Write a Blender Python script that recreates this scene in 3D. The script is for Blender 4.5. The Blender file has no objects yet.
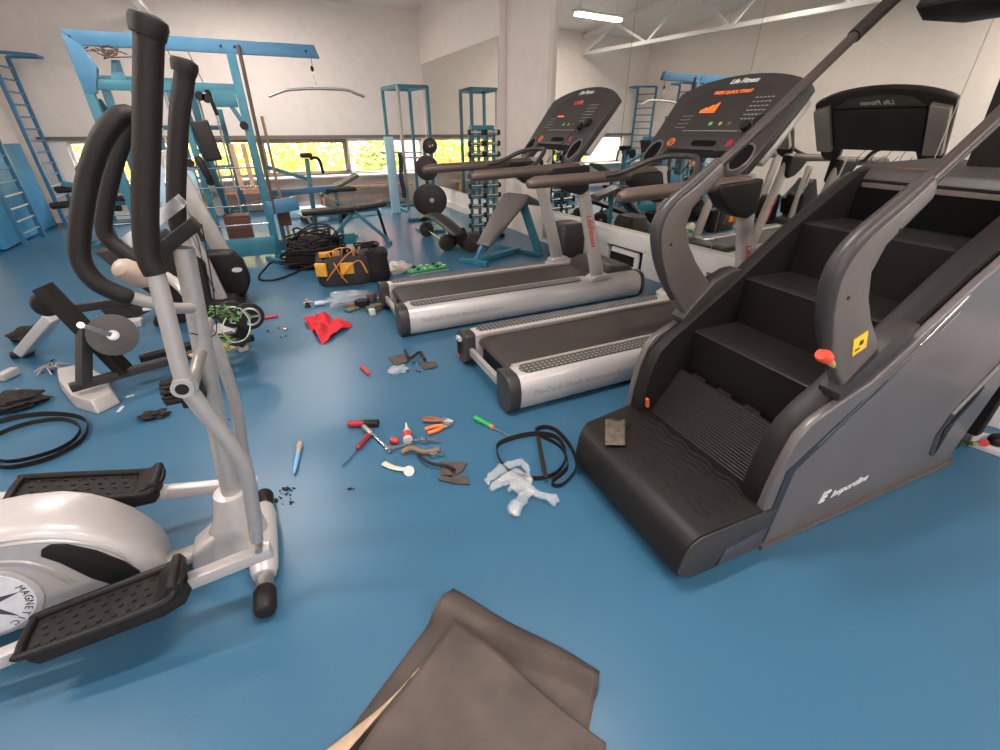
import bpy, bmesh, math, random
from mathutils import Vector, Matrix, noise
R = math.radians
S = bpy.context.scene
COL = S.collection
# ------------------------------------------------------------------ camera, world, sun, exposure
CAM_H, PITCH, YAW, FPX = 1.5, R(28.9), R(26.0), 448.0
cd = bpy.data.cameras.new('camera'); cam = bpy.data.objects.new('camera', cd); COL.objects.link(cam)
cam.location = (0, 0, CAM_H); cam.rotation_euler = (R(90) - PITCH, 0, -YAW)
cd.sensor_width = 36; cd.lens = 36 * FPX / 1000; cd.clip_start = .02; cd.clip_end = 300
S.camera = cam
w = bpy.data.worlds.new('sky'); S.world = w; w.use_nodes = True
wn = w.node_tree; bgn = wn.nodes['Background']; bgn.inputs[1].default_value = 6.0
skt = wn.nodes.new('ShaderNodeTexSky'); skt.sky_type = 'HOSEK_WILKIE'; skt.turbidity = 5; skt.sun_direction = (-.3, -.5, .8)
mixc = wn.nodes.new('ShaderNodeMixRGB'); mixc.inputs[0].default_value = .65; mixc.inputs[2].default_value = (1, .96, .94, 1)
wn.links.new(skt.outputs[0], mixc.inputs[1]); wn.links.new(mixc.outputs[0], bgn.inputs[0])
sd = bpy.data.lights.new('sun', 'SUN'); sd.energy = 16.0; sd.angle = R(1); sd.color = (1, .95, .86)
so = bpy.data.objects.new('sun', sd); COL.objects.link(so); so.rotation_euler = (R(38), R(-16), 0)
S.view_settings.view_transform = 'Standard'; S.view_settings.look = 'None'
S.view_settings.gamma = 1; S.view_settings.use_curve_mapping = False
S.view_settings.exposure = 0.0
TUBE_W = 84
def area(name, loc, rot, sx, sy, energy, color, parent=None):
    l = bpy.data.lights.new(name, 'AREA'); l.shape = 'RECTANGLE'; l.size = sx; l.size_y = sy; l.energy = energy; l.color = color
    o = bpy.data.objects.new(name, l); COL.objects.link(o); o.location = loc; o.rotation_euler = rot
    if parent: o.parent = parent
    return o
area('added_fill_outside', (.3, 12.6, 3.4), (R(-58), 0, 0), 9.0, 2.4, 1400, (1, .97, .93))  # added area lamp outside the back windows, brightens that end of the room
# portals guide the sky light through the window openings
for nm_, loc_, rx_, sx_, sy_ in (('portal_back', (.3, 11.22, .96), -90, 6.4, .7), ('portal_rear', (-.7, -4.22, 1.7), 90, 5.0, 1.8)):
    area(nm_, loc_, (R(rx_), 0, 0), sx_, sy_, 1, (1, 1, 1)).data.cycles.is_portal = True

# ------------------------------------------------------------------ helpers
def ray(px, py):
    x = (px - 500) / FPX; y = -(py - 375) / FPX
    cp, sp = math.cos(PITCH), math.sin(PITCH)
    v = (x, cp + y * sp, -sp + y * cp); c, s = math.cos(-YAW), math.sin(-YAW)
    return Vector((c * v[0] - s * v[1], s * v[0] + c * v[1], v[2]))
def G(px, py, z=0.0):
    r = ray(px, py); return Vector((0, 0, CAM_H)) + r * ((z - CAM_H) / r.z)
def GY(px, py, y):
    r = ray(px, py); return Vector((0, 0, CAM_H)) + r * (y / r.y)

MATS = {}
def mat(name, col, rough=.5, metal=0.0, noise_amt=.08, scale=40, bump=0.0, spec=.5, emit=None, estr=0, bscale=None, coat=0):
    if name in MATS: return MATS[name]
    m = bpy.data.materials.new(name); m.use_nodes = True; MATS[name] = m
    nt = m.node_tree; b = nt.nodes['Principled BSDF']
    b.inputs['Roughness'].default_value = rough; b.inputs['Metallic'].default_value = metal
    b.inputs['Specular IOR Level'].default_value = spec; b.inputs['Coat Weight'].default_value = coat
    tc = nt.nodes.new('ShaderNodeTexCoord'); n = nt.nodes.new('ShaderNodeTexNoise')
    n.inputs['Scale'].default_value = scale; n.inputs['Detail'].default_value = 4
    nt.links.new(tc.outputs['Object'], n.inputs['Vector'])
    r = nt.nodes.new('ShaderNodeValToRGB')
    r.color_ramp.elements[0].position = .3; r.color_ramp.elements[1].position = .7
    r.color_ramp.elements[0].color = tuple(max(0, c * (1 - noise_amt)) for c in col) + (1,)
    r.color_ramp.elements[1].color = tuple(min(1, c * (1 + noise_amt)) for c in col) + (1,)
    nt.links.new(n.outputs['Fac'], r.inputs[0]); nt.links.new(r.outputs[0], b.inputs['Base Color'])
    if bump:
        bn = nt.nodes.new('ShaderNodeBump'); bn.inputs['Strength'].default_value = bump; bn.inputs['Distance'].default_value = .01
        if bscale:
            n2 = nt.nodes.new('ShaderNodeTexNoise'); n2.inputs['Scale'].default_value = bscale
            nt.links.new(tc.outputs['Object'], n2.inputs['Vector']); nt.links.new(n2.outputs['Fac'], bn.inputs['Height'])
        else: nt.links.new(n.outputs['Fac'], bn.inputs['Height'])
        nt.links.new(bn.outputs[0], b.inputs['Normal'])
    if emit:
        b.inputs['Emission Color'].default_value = emit + (1,); b.inputs['Emission Strength'].default_value = estr
    return m
def wave_bump(m, scale, strength, axis='X', dist=.004, distort=0):
    nt = m.node_tree; b = nt.nodes['Principled BSDF']
    tc = nt.nodes.new('ShaderNodeTexCoord'); wv = nt.nodes.new('ShaderNodeTexWave'); wv.bands_direction = axis
    wv.inputs['Scale'].default_value = scale; wv.inputs['Distortion'].default_value = distort
    wv.inputs['Detail'].default_value = 0
    bn = nt.nodes.new('ShaderNodeBump'); bn.inputs['Strength'].default_value = strength; bn.inputs['Distance'].default_value = dist
    nt.links.new(tc.outputs['Object'], wv.inputs['Vector']); nt.links.new(wv.outputs['Fac'], bn.inputs['Height']); nt.links.new(bn.outputs[0], b.inputs['Normal'])
    return m

class MB:
    def __init__(s): s.bm = bmesh.new(); s.mi = 0
    def _f(s, vs):
        try: f = s.bm.faces.new(vs); f.material_index = s.mi; return f
        except ValueError: return None
    def box(s, c, size, rot=None):
        M = Matrix.Translation(c) @ (rot.to_4x4() if rot is not None else Matrix())
        sx, sy, sz = (d / 2 for d in size)
        v = [s.bm.verts.new(M @ Vector((x * sx, y * sy, z * sz))) for x in (-1, 1) for y in (-1, 1) for z in (-1, 1)]
        for q in ((0, 1, 3, 2), (4, 6, 7, 5), (0, 4, 5, 1), (2, 3, 7, 6), (0, 2, 6, 4), (1, 5, 7, 3)): s._f([v[i] for i in q])
        return s
    def beam(s, p0, p1, wd, ht, up=(0, 0, 1)):
        p0, p1 = Vector(p0), Vector(p1); d = (p1 - p0); L = d.length; d.normalize()
        u = Vector(up)
        if abs(d.dot(u)) > .98: u = Vector((1, 0, 0))
        sd_ = d.cross(u).normalized(); u = sd_.cross(d).normalized()
        return s.box((p0 + p1) / 2, (L, wd, ht), Matrix((d, sd_ * -1, u)).transposed())
    def prism(s, pts, a, b, axis='v'):
        """pts (p,q); axis 'v': x=p z=q extruded in y a..b; 'u': y=p z=q extruded in x; 'z': x=p y=q extruded in z"""
        def P(p, q, t): return (p, t, q) if axis == 'v' else ((t, p, q) if axis == 'u' else (p, q, t))
        A = [s.bm.verts.new(P(p, q, a)) for p, q in pts]; B = [s.bm.verts.new(P(p, q, b)) for p, q in pts]
        n = len(pts); s._f(A[::-1]); s._f(B)
        for i in range(n): s._f([A[i], A[(i + 1) % n], B[(i + 1) % n], B[i]])
        return s
    def loft(s, rings, caps=True, closed=True):
        V = [[s.bm.verts.new(p) for p in r] for r in rings]; n = len(V[0])
        for i in range(len(V) - 1):
            for j in range(n if closed else n - 1): s._f([V[i][j], V[i][(j + 1) % n], V[i + 1][(j + 1) % n], V[i + 1][j]])
        if caps: s._f(V[0][::-1]); s._f(V[-1])
        return s
    def tube(s, pts, r, n=12, smooth=0, sq=None, caps=True, close=False, flat=1.0, up=None, round_ends=False):
        P = [Vector(p) for p in pts]; rr = list(r) if isinstance(r, (list, tuple)) else [r] * len(P)
        if smooth:
            Q, q = [], []; N = len(P); rng = range(N if close else N - 1)
            for i in rng:
                g = (lambda k: P[k % N]) if close else (lambda k: P[min(max(k, 0), N - 1)])
                h = (lambda k: rr[k % N]) if close else (lambda k: rr[min(max(k, 0), N - 1)])
                a, b, c, d = g(i - 1), g(i), g(i + 1), g(i + 2)
                for k in range(smooth):
                    t = k / smooth
                    Q.append(.5 * ((2 * b) + (c - a) * t + (2 * a - 5 * b + 4 * c - d) * t * t + (3 * b - a - 3 * c + d) * t ** 3)); q.append(h(i) * (1 - t) + h(i + 1) * t)
            if not close: Q.append(P[-1]); q.append(rr[-1])
            P, rr = Q, q
        if round_ends and not close:
            d0 = (P[0] - P[1]).normalized(); d1 = (P[-1] - P[-2]).normalized(); r0, r1 = rr[0], rr[-1]
            P = [P[0] + d0 * r0 * .55, P[0] + d0 * r0 * .4] + P + [P[-1] + d1 * r1 * .4, P[-1] + d1 * r1 * .55]
            rr = [r0 * .45, r0 * .8] + rr + [r1 * .8, r1 * .45]
        N = len(P); T = []
        for i in range(N):
            if close: d = P[(i + 1) % N] - P[i - 1]
            else: d = P[min(i + 1, N - 1)] - P[max(i - 1, 0)]
            T.append(d.normalized() if d.length > 1e-9 else Vector((0, 0, 1)))
        u = Vector(up) if up else (Vector((0, 0, 1)) if abs(T[0].z) < .9 else Vector((1, 0, 0)))
        rings = []
        for i in range(N):
            if up: u = Vector(up)
            u = (u - T[i] * u.dot(T[i]))
            u = u.normalized() if u.length > 1e-6 else T[i].orthogonal().normalized()
            b = T[i].cross(u)
            rings.append([P[i] + (u * math.sin(2 * math.pi * k / n) * flat + b * math.cos(2 * math.pi * k / n)) * rr[i] for k in range(n)])
        if close: rings.append(rings[0]); return s.loft(rings, caps=False)
        return s.loft(rings, caps=caps)
    def cyl(s, p0, p1, r, n=16, r1=None): return s.tube([p0, p1], [r, r if r1 is None else r1], n)
    def ball(s, c, rx, ry=None, rz=None, seg=14, rings=9, jit=0, seed=0):
        ry = ry or rx; rz = rz or rx; c = Vector(c); rg = []
        for i in range(rings + 1):
            th = math.pi * (i + .02) / (rings + .04); row = []
            for k in range(seg):
                a = 2 * math.pi * k / seg; v = Vector((math.sin(th) * math.cos(a), math.sin(th) * math.sin(a), math.cos(th)))
                f = 1 + jit * noise.noise(v * 2.2 + Vector((seed * 3.1, seed, 0)))
                row.append(c + Vector((v.x * rx, v.y * ry, v.z * rz)) * f)
            rg.append(row)
        return s.loft(rg)
    def grid(s, fn, nu, nv):
        V = [[s.bm.verts.new(fn(i / nu, j / nv)) for j in range(nv + 1)] for i in range(nu + 1)]
        for i in range(nu):
            for j in range(nv): s._f([V[i][j], V[i + 1][j], V[i + 1][j + 1], V[i][j + 1]])
        return s
    def build(s, name, m, parent=None, bevel=0, seg=2, ang=32, solid=0, sub=0, tri=False):
        bm = s.bm
        bmesh.ops.remove_doubles(bm, verts=bm.verts, dist=1e-5)
        bmesh.ops.recalc_face_normals(bm, faces=bm.faces)
        if bevel:
            es = [e for e in bm.edges if len(e.link_faces) == 2 and e.calc_face_angle(0) > R(ang)]
            if es: bmesh.ops.bevel(bm, geom=es, offset=bevel, segments=seg, profile=.6, affect='EDGES', clamp_overlap=True)
        for f in bm.faces: f.smooth = True
        for e in bm.edges:
            e.smooth = not (len(e.link_faces) == 2 and e.calc_face_angle(0) > R(38))
        me = bpy.data.meshes.new(name); bm.to_mesh(me); bm.free()
        for mm in (m if isinstance(m, (list, tuple)) else [m]): me.materials.append(mm)
        o = bpy.data.objects.new(name, me); COL.objects.link(o)
        if parent: o.parent = parent
        if solid:
            md = o.modifiers.new('solid', 'SOLIDIFY'); md.thickness = solid; md.offset = 0
        if sub:
            md = o.modifiers.new('sub', 'SUBSURF'); md.levels = sub; md.render_levels = sub
        return o
def thing(name, label, cat, loc=(0, 0, 0), rotz=0, group=None):
    o = bpy.data.objects.new(name, None); COL.objects.link(o); o.empty_display_size = .1
    o.location = loc; o.rotation_euler = (0, 0, R(rotz)); return tag(o, label, cat, group)
def tag(o, label, cat, group=None, kind=None):
    o['label'] = label; o['category'] = cat
    if group: o['group'] = group
    if kind: o['kind'] = kind
    return o
def struct(o): o['kind'] = 'structure'; return o
def dup(root, loc, rotz, label, group=None):
    r = root.copy(); COL.objects.link(r); r.location = loc; r.rotation_euler = (0, 0, R(rotz)); r['label'] = label
    if group: r['group'] = group
    def rec(src, dst):
        for ch in [c for c in bpy.data.objects if c.parent == src]:
            c = ch.copy(); COL.objects.link(c); c.parent = dst; rec(ch, c)
    rec(root, r)
    return r
def text(s, name, size, m, M, parent=None, shear=0, ext=.0006, align='CENTER', xs=1.0, bold=0):
    cu = bpy.data.curves.new(name, 'FONT'); cu.body = s; cu.size = size; cu.shear = shear; cu.extrude = ext; cu.align_x = align; cu.align_y = 'CENTER'
    cu.offset = bold
    t = bpy.data.objects.new('tmp', cu); COL.objects.link(t)
    dg = bpy.context.evaluated_depsgraph_get(); me = bpy.data.meshes.new_from_object(t.evaluated_get(dg)); me.name = name
    bpy.data.objects.remove(t); me.transform(M @ Matrix.Diagonal((xs, 1, 1, 1)))
    me.materials.clear(); me.materials.append(m)
    o = bpy.data.objects.new(name, me); COL.objects.link(o)
    if parent: o.parent = parent
    return o
def basis(origin, x, y):
    x = Vector(x).normalized(); y = Vector(y); z = x.cross(y).normalized(); y = z.cross(x)
    m = Matrix((x, y, z)).transposed().to_4x4(); return Matrix.Translation(origin) @ m

# ------------------------------------------------------------------ materials
wallm = mat('wall_paint', (.84, .745, .68), .8, bump=.05, noise_amt=.03, scale=6, bscale=120)
ceilm = mat('ceiling_paint', (.80, .74, .69), .85, noise_amt=.03, scale=4)
colm = mat('column_paint', (.80, .70, .645), .6, noise_amt=.03, scale=5)
white = mat('white_paint', (.78, .74, .70), .5, noise_amt=.04)
trimm = mat('window_frame_paint', (.20, .15, .12), .5)
teal = mat('teal_steel', (.03, .175, .24), .35, noise_amt=.12, scale=8, spec=.6)
blue = mat('blue_steel', (.05, .18, .31), .35, noise_amt=.12, scale=8, spec=.6)
ltblue = mat('pale_blue_board', (.45, .66, .78), .5)
bluemat = mat('blue_vinyl', (.05, .27, .50), .38, noise_amt=.15, scale=3, bump=.2)
chrome = mat('chrome', (.72, .70, .68), .22, 1.0)
steel = mat('brushed_steel', (.50, .47, .44), .38, .9)
silver = mat('silver_paint', (.50, .45, .42), .36, .4, noise_amt=.04)
silverd = mat('silver_dark_paint', (.42, .39, .37), .36, .4, noise_amt=.05)
silverp = mat('silver_plastic', (.52, .475, .46), .34, .2, noise_amt=.03, coat=.2)
blackp = mat('black_plastic', (.014, .011, .010), .5, noise_amt=.05, spec=.28)
blackr = mat('black_rubber', (.016, .012, .011), .65, noise_amt=.2, bump=.15, spec=.3)
foam = mat('foam_grip', (.013, .008, .006), .5, noise_amt=.1, scale=200, bump=.25, bscale=400, spec=.35)
darkg = mat('dark_grey_plastic', (.042, .035, .033), .42, noise_amt=.05, spec=.38)
midg = mat('mid_grey_plastic', (.105, .085, .078), .4, noise_amt=.08)
railg = mat('handrail_plastic', (.10, .068, .054), .42, noise_amt=.1)
padb = mat('black_vinyl', (.020, .015, .014), .45, noise_amt=.1, bump=.1, spec=.35)
padg = mat('grey_vinyl', (.12, .10, .092), .42, noise_amt=.1, bump=.1)
beltm = mat('treadmill_belt', (.038, .029, .025), .62, noise_amt=.18, scale=9, bump=.1, bscale=300)
castiron = mat('cast_iron', (.035, .025, .023), .45, .3, noise_amt=.2)
rust = mat('weight_stack', (.12, .045, .035), .5, .2)
woodm = mat('pale_wood', (.55, .33, .2), .5, noise_amt=.25, scale=12)
orange = mat('orange_plastic', (.85, .18, .04), .4)
redm = mat('red_plastic', (.55, .03, .03), .4)
redc = mat('red_cloth', (.62, .015, .025), .8, noise_amt=.25, scale=30, bump=.3)
yellow = mat('yellow_fabric', (.75, .36, .04), .7, noise_amt=.2)
greenm = mat('green_plastic', (.02, .35, .09), .4)
pcb = mat('circuit_board_green', (.03, .26, .09), .5, noise_amt=.5, scale=60)
whitep = mat('white_plastic', (.58, .56, .54), .45)
tan = mat('tan_backing', (.46, .32, .21), .8, noise_amt=.1)
ledm = mat('orange_led', (.9, .2, .03), .5, emit=(1, .13, .02), estr=1.1)
ledr = mat('red_led', (.9, .06, .03), .5, emit=(1, .05, .02), estr=.9)
inkw = mat('white_ink', (.75, .74, .74), .4)
inkg = mat('grey_ink', (.32, .3, .3), .4)
inkr = mat('red_ink', (.55, .05, .04), .4)
inkd = mat('dark_ink', (.06, .05, .06), .5)
brownrub = mat('brown_rubber_mat', (.070, .050, .041), .66, noise_amt=.32, scale=7, bump=.25, bscale=220)
stepm = wave_bump(mat('ribbed_step', (.016, .012, .010), .5, noise_amt=.05, spec=.25), 60, .9, 'Z', .004)
treadm = wave_bump(mat('step_tread', (.04, .034, .031), .45, noise_amt=.2), 45, .5, 'X', .002)
plastic_bag = mat('clear_film', (.72, .73, .74), .18, coat=.6)
pb = plastic_bag.node_tree.nodes['Principled BSDF']; pb.inputs['Alpha'].default_value = .26
# glass
glass = bpy.data.materials.new('window_glass'); glass.use_nodes = True; MATS['window_glass'] = glass
nt = glass.node_tree; nt.nodes.clear(); o_ = nt.nodes.new('ShaderNodeOutputMaterial'); mx = nt.nodes.new('ShaderNodeMixShader')
t_ = nt.nodes.new('ShaderNodeBsdfTransparent'); g_ = nt.nodes.new('ShaderNodeBsdfGlossy'); g_.inputs[1].default_value = .03
mx.inputs[0].default_value = .07; nt.links.new(t_.outputs[0], mx.inputs[1]); nt.links.new(g_.outputs[0], mx.inputs[2]); nt.links.new(mx.outputs[0], o_.inputs[0])
mirror = mat('mirror_silvering', (.80, .79, .74), .015, 1.0, noise_amt=.0)
# floor: blue sheet vinyl with fine speckle, worn sheen
flo = mat('blue_vinyl_floor', (.038, .122, .205), .3, noise_amt=.025, scale=1.6)
for n_ in flo.node_tree.nodes:
    if n_.type == 'VALTORGB': n_.color_ramp.elements[0].position = 0.05; n_.color_ramp.elements[1].position = .95
nt = flo.node_tree; b = nt.nodes['Principled BSDF']; tc = nt.nodes.new('ShaderNodeTexCoord')
n1 = nt.nodes.new('ShaderNodeTexNoise'); n1.inputs['Scale'].default_value = 2.2; n1.inputs['Detail'].default_value = 2
n2 = nt.nodes.new('ShaderNodeTexNoise'); n2.inputs['Scale'].default_value = 260
nt.links.new(tc.outputs['Object'], n1.inputs['Vector']); nt.links.new(tc.outputs['Object'], n2.inputs['Vector'])
mr = nt.nodes.new('ShaderNodeMapRange'); mr.inputs[3].default_value = .285; mr.inputs[4].default_value = .35
nt.links.new(n1.outputs['Fac'], mr.inputs[0]); nt.links.new(mr.outputs[0], b.inputs['Roughness'])
bn = nt.nodes.new('ShaderNodeBump'); bn.inputs['Strength'].default_value = .12; bn.inputs['Distance'].default_value = .003
nt.links.new(n2.outputs['Fac'], bn.inputs['Height']); nt.links.new(bn.outputs[0], b.inputs['Normal'])

# ------------------------------------------------------------------ room
XL, XR, YB, YF, ZC = -3.5, 4.3, 11.0, -4.0, 3.56
struct(MB().box(((XL + XR) / 2, (YB + YF) / 2, -.05), (XR - XL + .4, YB - YF + .4, .1)).build('floor', flo))
ZR = ZC + .125 * (YB - 3.5)          # pitched roof, ridge across the middle of the hall
struct(MB().prism([(YB + .2, ZC - .02), (3.5, ZR), (YF - .2, ZC - .02), (YF - .2, ZC + .1), (3.5, ZR + .12), (YB + .2, ZC + .1)], XL - .2, XR + .2, 'u').build('ceiling', ceilm))
gable = lambda y0, y1: [(y0, 0), (y1, 0), (y1, ZR - (ZR - ZC) * abs(y1 - 3.5) / 7.5 + .01)] + ([(3.5, ZR + .01)] if y0 < 3.5 < y1 else []) + [(y0, ZR - (ZR - ZC) * abs(y0 - 3.5) / 7.5 + .01)]
struct(MB().prism(gable(YF, YB), XL - .12, XL, 'u').build('wall_left', wallm))
wr = MB(); wr.prism([(YF - .3, 0), (7.0, 0), (7.0, ZR - .3), (3.5, ZR + .2), (YF - .3, ZC + .2)], 3.99, 4.13, 'u'); wr.bm.transform(Matrix.Rotation(R(3), 4, 'Z'))   # the mirror wall runs 3 degrees off the far part
wr.prism(gable(7.2, YB), 3.5, XR + .12, 'u'); struct(wr.build('wall_right', wallm))
struct(MB().prism([(a, q) for a, q in gable(5.98, 7.2)], 3.60, 3.98, 'u').build('wall_column', colm, bevel=.008))
WX0, WX1, WZ0, WZ1 = -2.9, 3.4, .62, 1.3
wb = MB(); T = .2
wb.box(((XL + XR) / 2, YB + T / 2, (WZ1 + ZC) / 2), (XR - XL, T, ZC - WZ1)); wb.box(((XL + XR) / 2, YB + T / 2, WZ0 / 2), (XR - XL, T, WZ0))
wb.box(((XL + WX0) / 2, YB + T / 2, (WZ0 + WZ1) / 2), (WX0 - XL, T, WZ1 - WZ0)); wb.box(((WX1 + XR) / 2, YB + T / 2, (WZ0 + WZ1) / 2), (XR - WX1, T, WZ1 - WZ0))
struct(wb.build('wall_back', wallm))
wf = MB(); wf.box(((XL + XR) / 2, YF - .1, .4), (XR - XL, .2, .8)); wf.box(((XL + XR) / 2, YF - .1, 3.08), (XR - XL, .2, .96))
wf.box((XL + .25, YF - .1, 1.7), (.5, .2, 1.8)); wf.box((XR - 1.0, YF - .1, 1.7), (2.0, .2, 1.8)); struct(wf.build('wall_front', wallm))
# window band: frames and panes
xs = [-2.9, -1.35, .1, 1.75, 3.4]
for i in range(4):
    x0, x1 = xs[i], xs[i + 1]; m_ = MB(); t = .05 if i != 2 else .075
    yf = YB + .08 if i != 2 else YB + .04
    m_.box(((x0 + x1) / 2, yf, WZ1 - t / 2), (x1 - x0, .07, t)); m_.box(((x0 + x1) / 2, yf, WZ0 + t / 2), (x1 - x0, .07, t))
    m_.box((x0 + t / 2, yf, (WZ0 + WZ1) / 2), (t, .07, WZ1 - WZ0 - 2 * t)); m_.box((x1 - t / 2, yf, (WZ0 + WZ1) / 2), (t, .07, WZ1 - WZ0 - 2 * t))
    f = struct(m_.build('window_%d' % (i + 1), trimm if i in (1, 2) else white, bevel=.004))
    MB().box(((x0 + x1) / 2, yf, (WZ0 + WZ1) / 2), (x1 - x0 - 2 * t, .012, WZ1 - WZ0 - 2 * t)).build('pane', glass, f)
f = MB()
for z in (.82, 2.58): f.box((-.7, YF - .1, z), (5.0, .08, .05))
for x in (-3.2, -1.95, -.7, .55, 1.7): f.box((x, YF - .1, 1.7), (.05, .08, 1.8))
f = struct(f.build('window_5', white)); MB().box((-.7, YF - .1, 1.7), (5.0, .01, 1.74)).build('pane', glass, f)  # unseen window added behind the camera to let more daylight in
struct(MB().box((.2, YB - .005, 1.335), (6.9, .05, .06)).build('trim_1', trimm))
struct(MB().box((.2, YB - .13, .60), (6.2, .3, .035)).build('trim_2', white, bevel=.006))
struct(MB().box((3.485, 9.1, .06), (.03, 3.78, .12)).build('baseboard_right', white))
struct(MB().box((-3.485, 3.0, .06), (.02, 13.4, .12)).build('baseboard_left', blue))
struct(MB().box((.0, YB - .012, .06), (6.6, .02, .12)).build('baseboard_back', white))
# mirrors: one tall panel per joint
for i in range(5):
    a = 5.815 - 1.46 * i; b_ = a - 1.46; mp_ = MB().box((3.984, (a + b_) / 2, 1.93), (.010, 1.454, 3.0)); mp_.bm.transform(Matrix.Rotation(R(3), 4, 'Z'))
    tag(mp_.build('wall_mirror', mirror),
        ['tall wall mirror panel right beside the pale column', 'tall wall mirror panel behind the nearest treadmill console', 'tall wall mirror panel reflecting the back of the treadmill console', 'tall wall mirror panel behind the rear of the stair climber', 'tall wall mirror panel at the far right past the stair climber'][i], 'mirror', 'mirror panels on the right wall')
tag(MB().box((3.492, 9.05, 1.52), (.012, 3.66, 2.28)).build('wall_mirror', mirror), 'wide wall mirror left of the column reflecting the blue rack', 'mirror')
# plinth with vent openings under the mirrors
RZ = Matrix.Rotation(R(3), 4, 'Z'); rec = [(4.28 + 1.46 * k, 3.67 + 1.46 * k) for k in (1, 0, -1, -2, -3, -4)]
def pbox(mb, c, sz): mb.box(c, sz); return mb
pl = MB(); pl.box((3.93, 1.9, .345), (.10, 7.75, .17)); pl.box((3.93, 1.9, .02), (.10, 7.75, .04))
ed = [5.775] + [v for q in rec for v in q] + [-1.97]
ed[1] = min(ed[1], 5.70)
for k in range(0, len(ed), 2): pl.box((3.93, (ed[k] + ed[k + 1]) / 2, .15), (.10, abs(ed[k] - ed[k + 1]), .26))
pl.bm.transform(RZ); pl = tag(pl.build('mirror_plinth', white, bevel=.004), 'low white plinth with dark vent openings under the tall mirrors', 'plinth')
for a, b_ in rec:
    vr = MB().box((3.965, (a + b_) / 2, .15), (.02, a - b_, .24)); vr.bm.transform(RZ); vr.build('vent_recess', blackp, pl)
    vb = MB(); vb.box((3.925, (a + b_) / 2 + .02, .20), (.03, a - b_ - .16, .055)); vb.box((3.925, b_ + .12, .125), (.03, .06, .15)); vb.bm.transform(RZ); vb.build('vent_bar', white, pl)

# ------------------------------------------------------------------ ceiling truss and tube lights
tr = thing('ceiling_truss', 'white welded steel truss running under the ceiling to the back wall', 'truss')
def truss(x, zl, parent):
    zt = lambda y: ZR - .10 - (ZR - ZC) * abs(y - 3.5) / 7.5
    MB().beam((x, 10.98, zl), (x, -3.95, zl), .09, .07).build('bottom_chord', white, parent)
    for a, b_ in ((10.98, 3.5), (3.5, -3.95)): MB().beam((x, a, zt(a)), (x, b_, zt(b_)), .09, .07).build('top_chord', white, parent)
    y = 10.9; k = 0
    while y > -3.5:
        a, b_ = (zl, zt(y - 1)) if k % 2 == 0 else (zt(y), zl)
        MB().beam((x, y, a), (x, y - 1.0, b_), .045, .045).build('diagonal_web', white, parent); y -= 1.0; k += 1
truss(-1.1, 3.12, tr)
lampm = mat('tube_glow', (.9, .9, .9), .5, emit=(1, .93, .95), estr=9)
def tube_light(x, y, lab):
    t = thing('tube_light', lab, 'ceiling light', (x, y, ZC), 0, 'fluorescent tube lights on the ceiling')
    MB().box((0, 0, -.035), (1.3, .16, .05)).build('housing', white, t, bevel=.008)
    for x_ in (-.5, .5): MB().cyl((x_, 0, -.02), (x_, 0, ZR - ZC - (ZR - ZC) * abs(y - 3.5) / 7.5), .008, 6).build('hanger_rod', white, t)
    for dy in (-.035, .035): MB().cyl((-.6, dy, -.078), (.6, dy, -.078), .016, 10).build('tube', lampm, t)
    area('tube_lamp', (0, 0, -.11), (0, 0, 0), 1.2, .14, TUBE_W, (1, .93, .88), t)
    return t
for x, y, lab in ((.15, 9.1, 'glowing fluorescent tube light reflected at the top of the mirror'), (-.8, 5.6, 'fluorescent tube light over the open floor behind the elliptical'), (.7, 1.4, 'fluorescent tube light above the tools and climber'), (-.8, -1.8, 'added fluorescent tube light behind the photographer, window side'),
                  (2.4, -1.8, 'added fluorescent tube light behind the photographer, mirror side'), (-2.7, 2.4, 'added fluorescent tube light near the left wall beside the elliptical')):  # rear and left-wall tubes are unseen, added to keep up overall brightness
    tube_light(x, y, lab)

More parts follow.
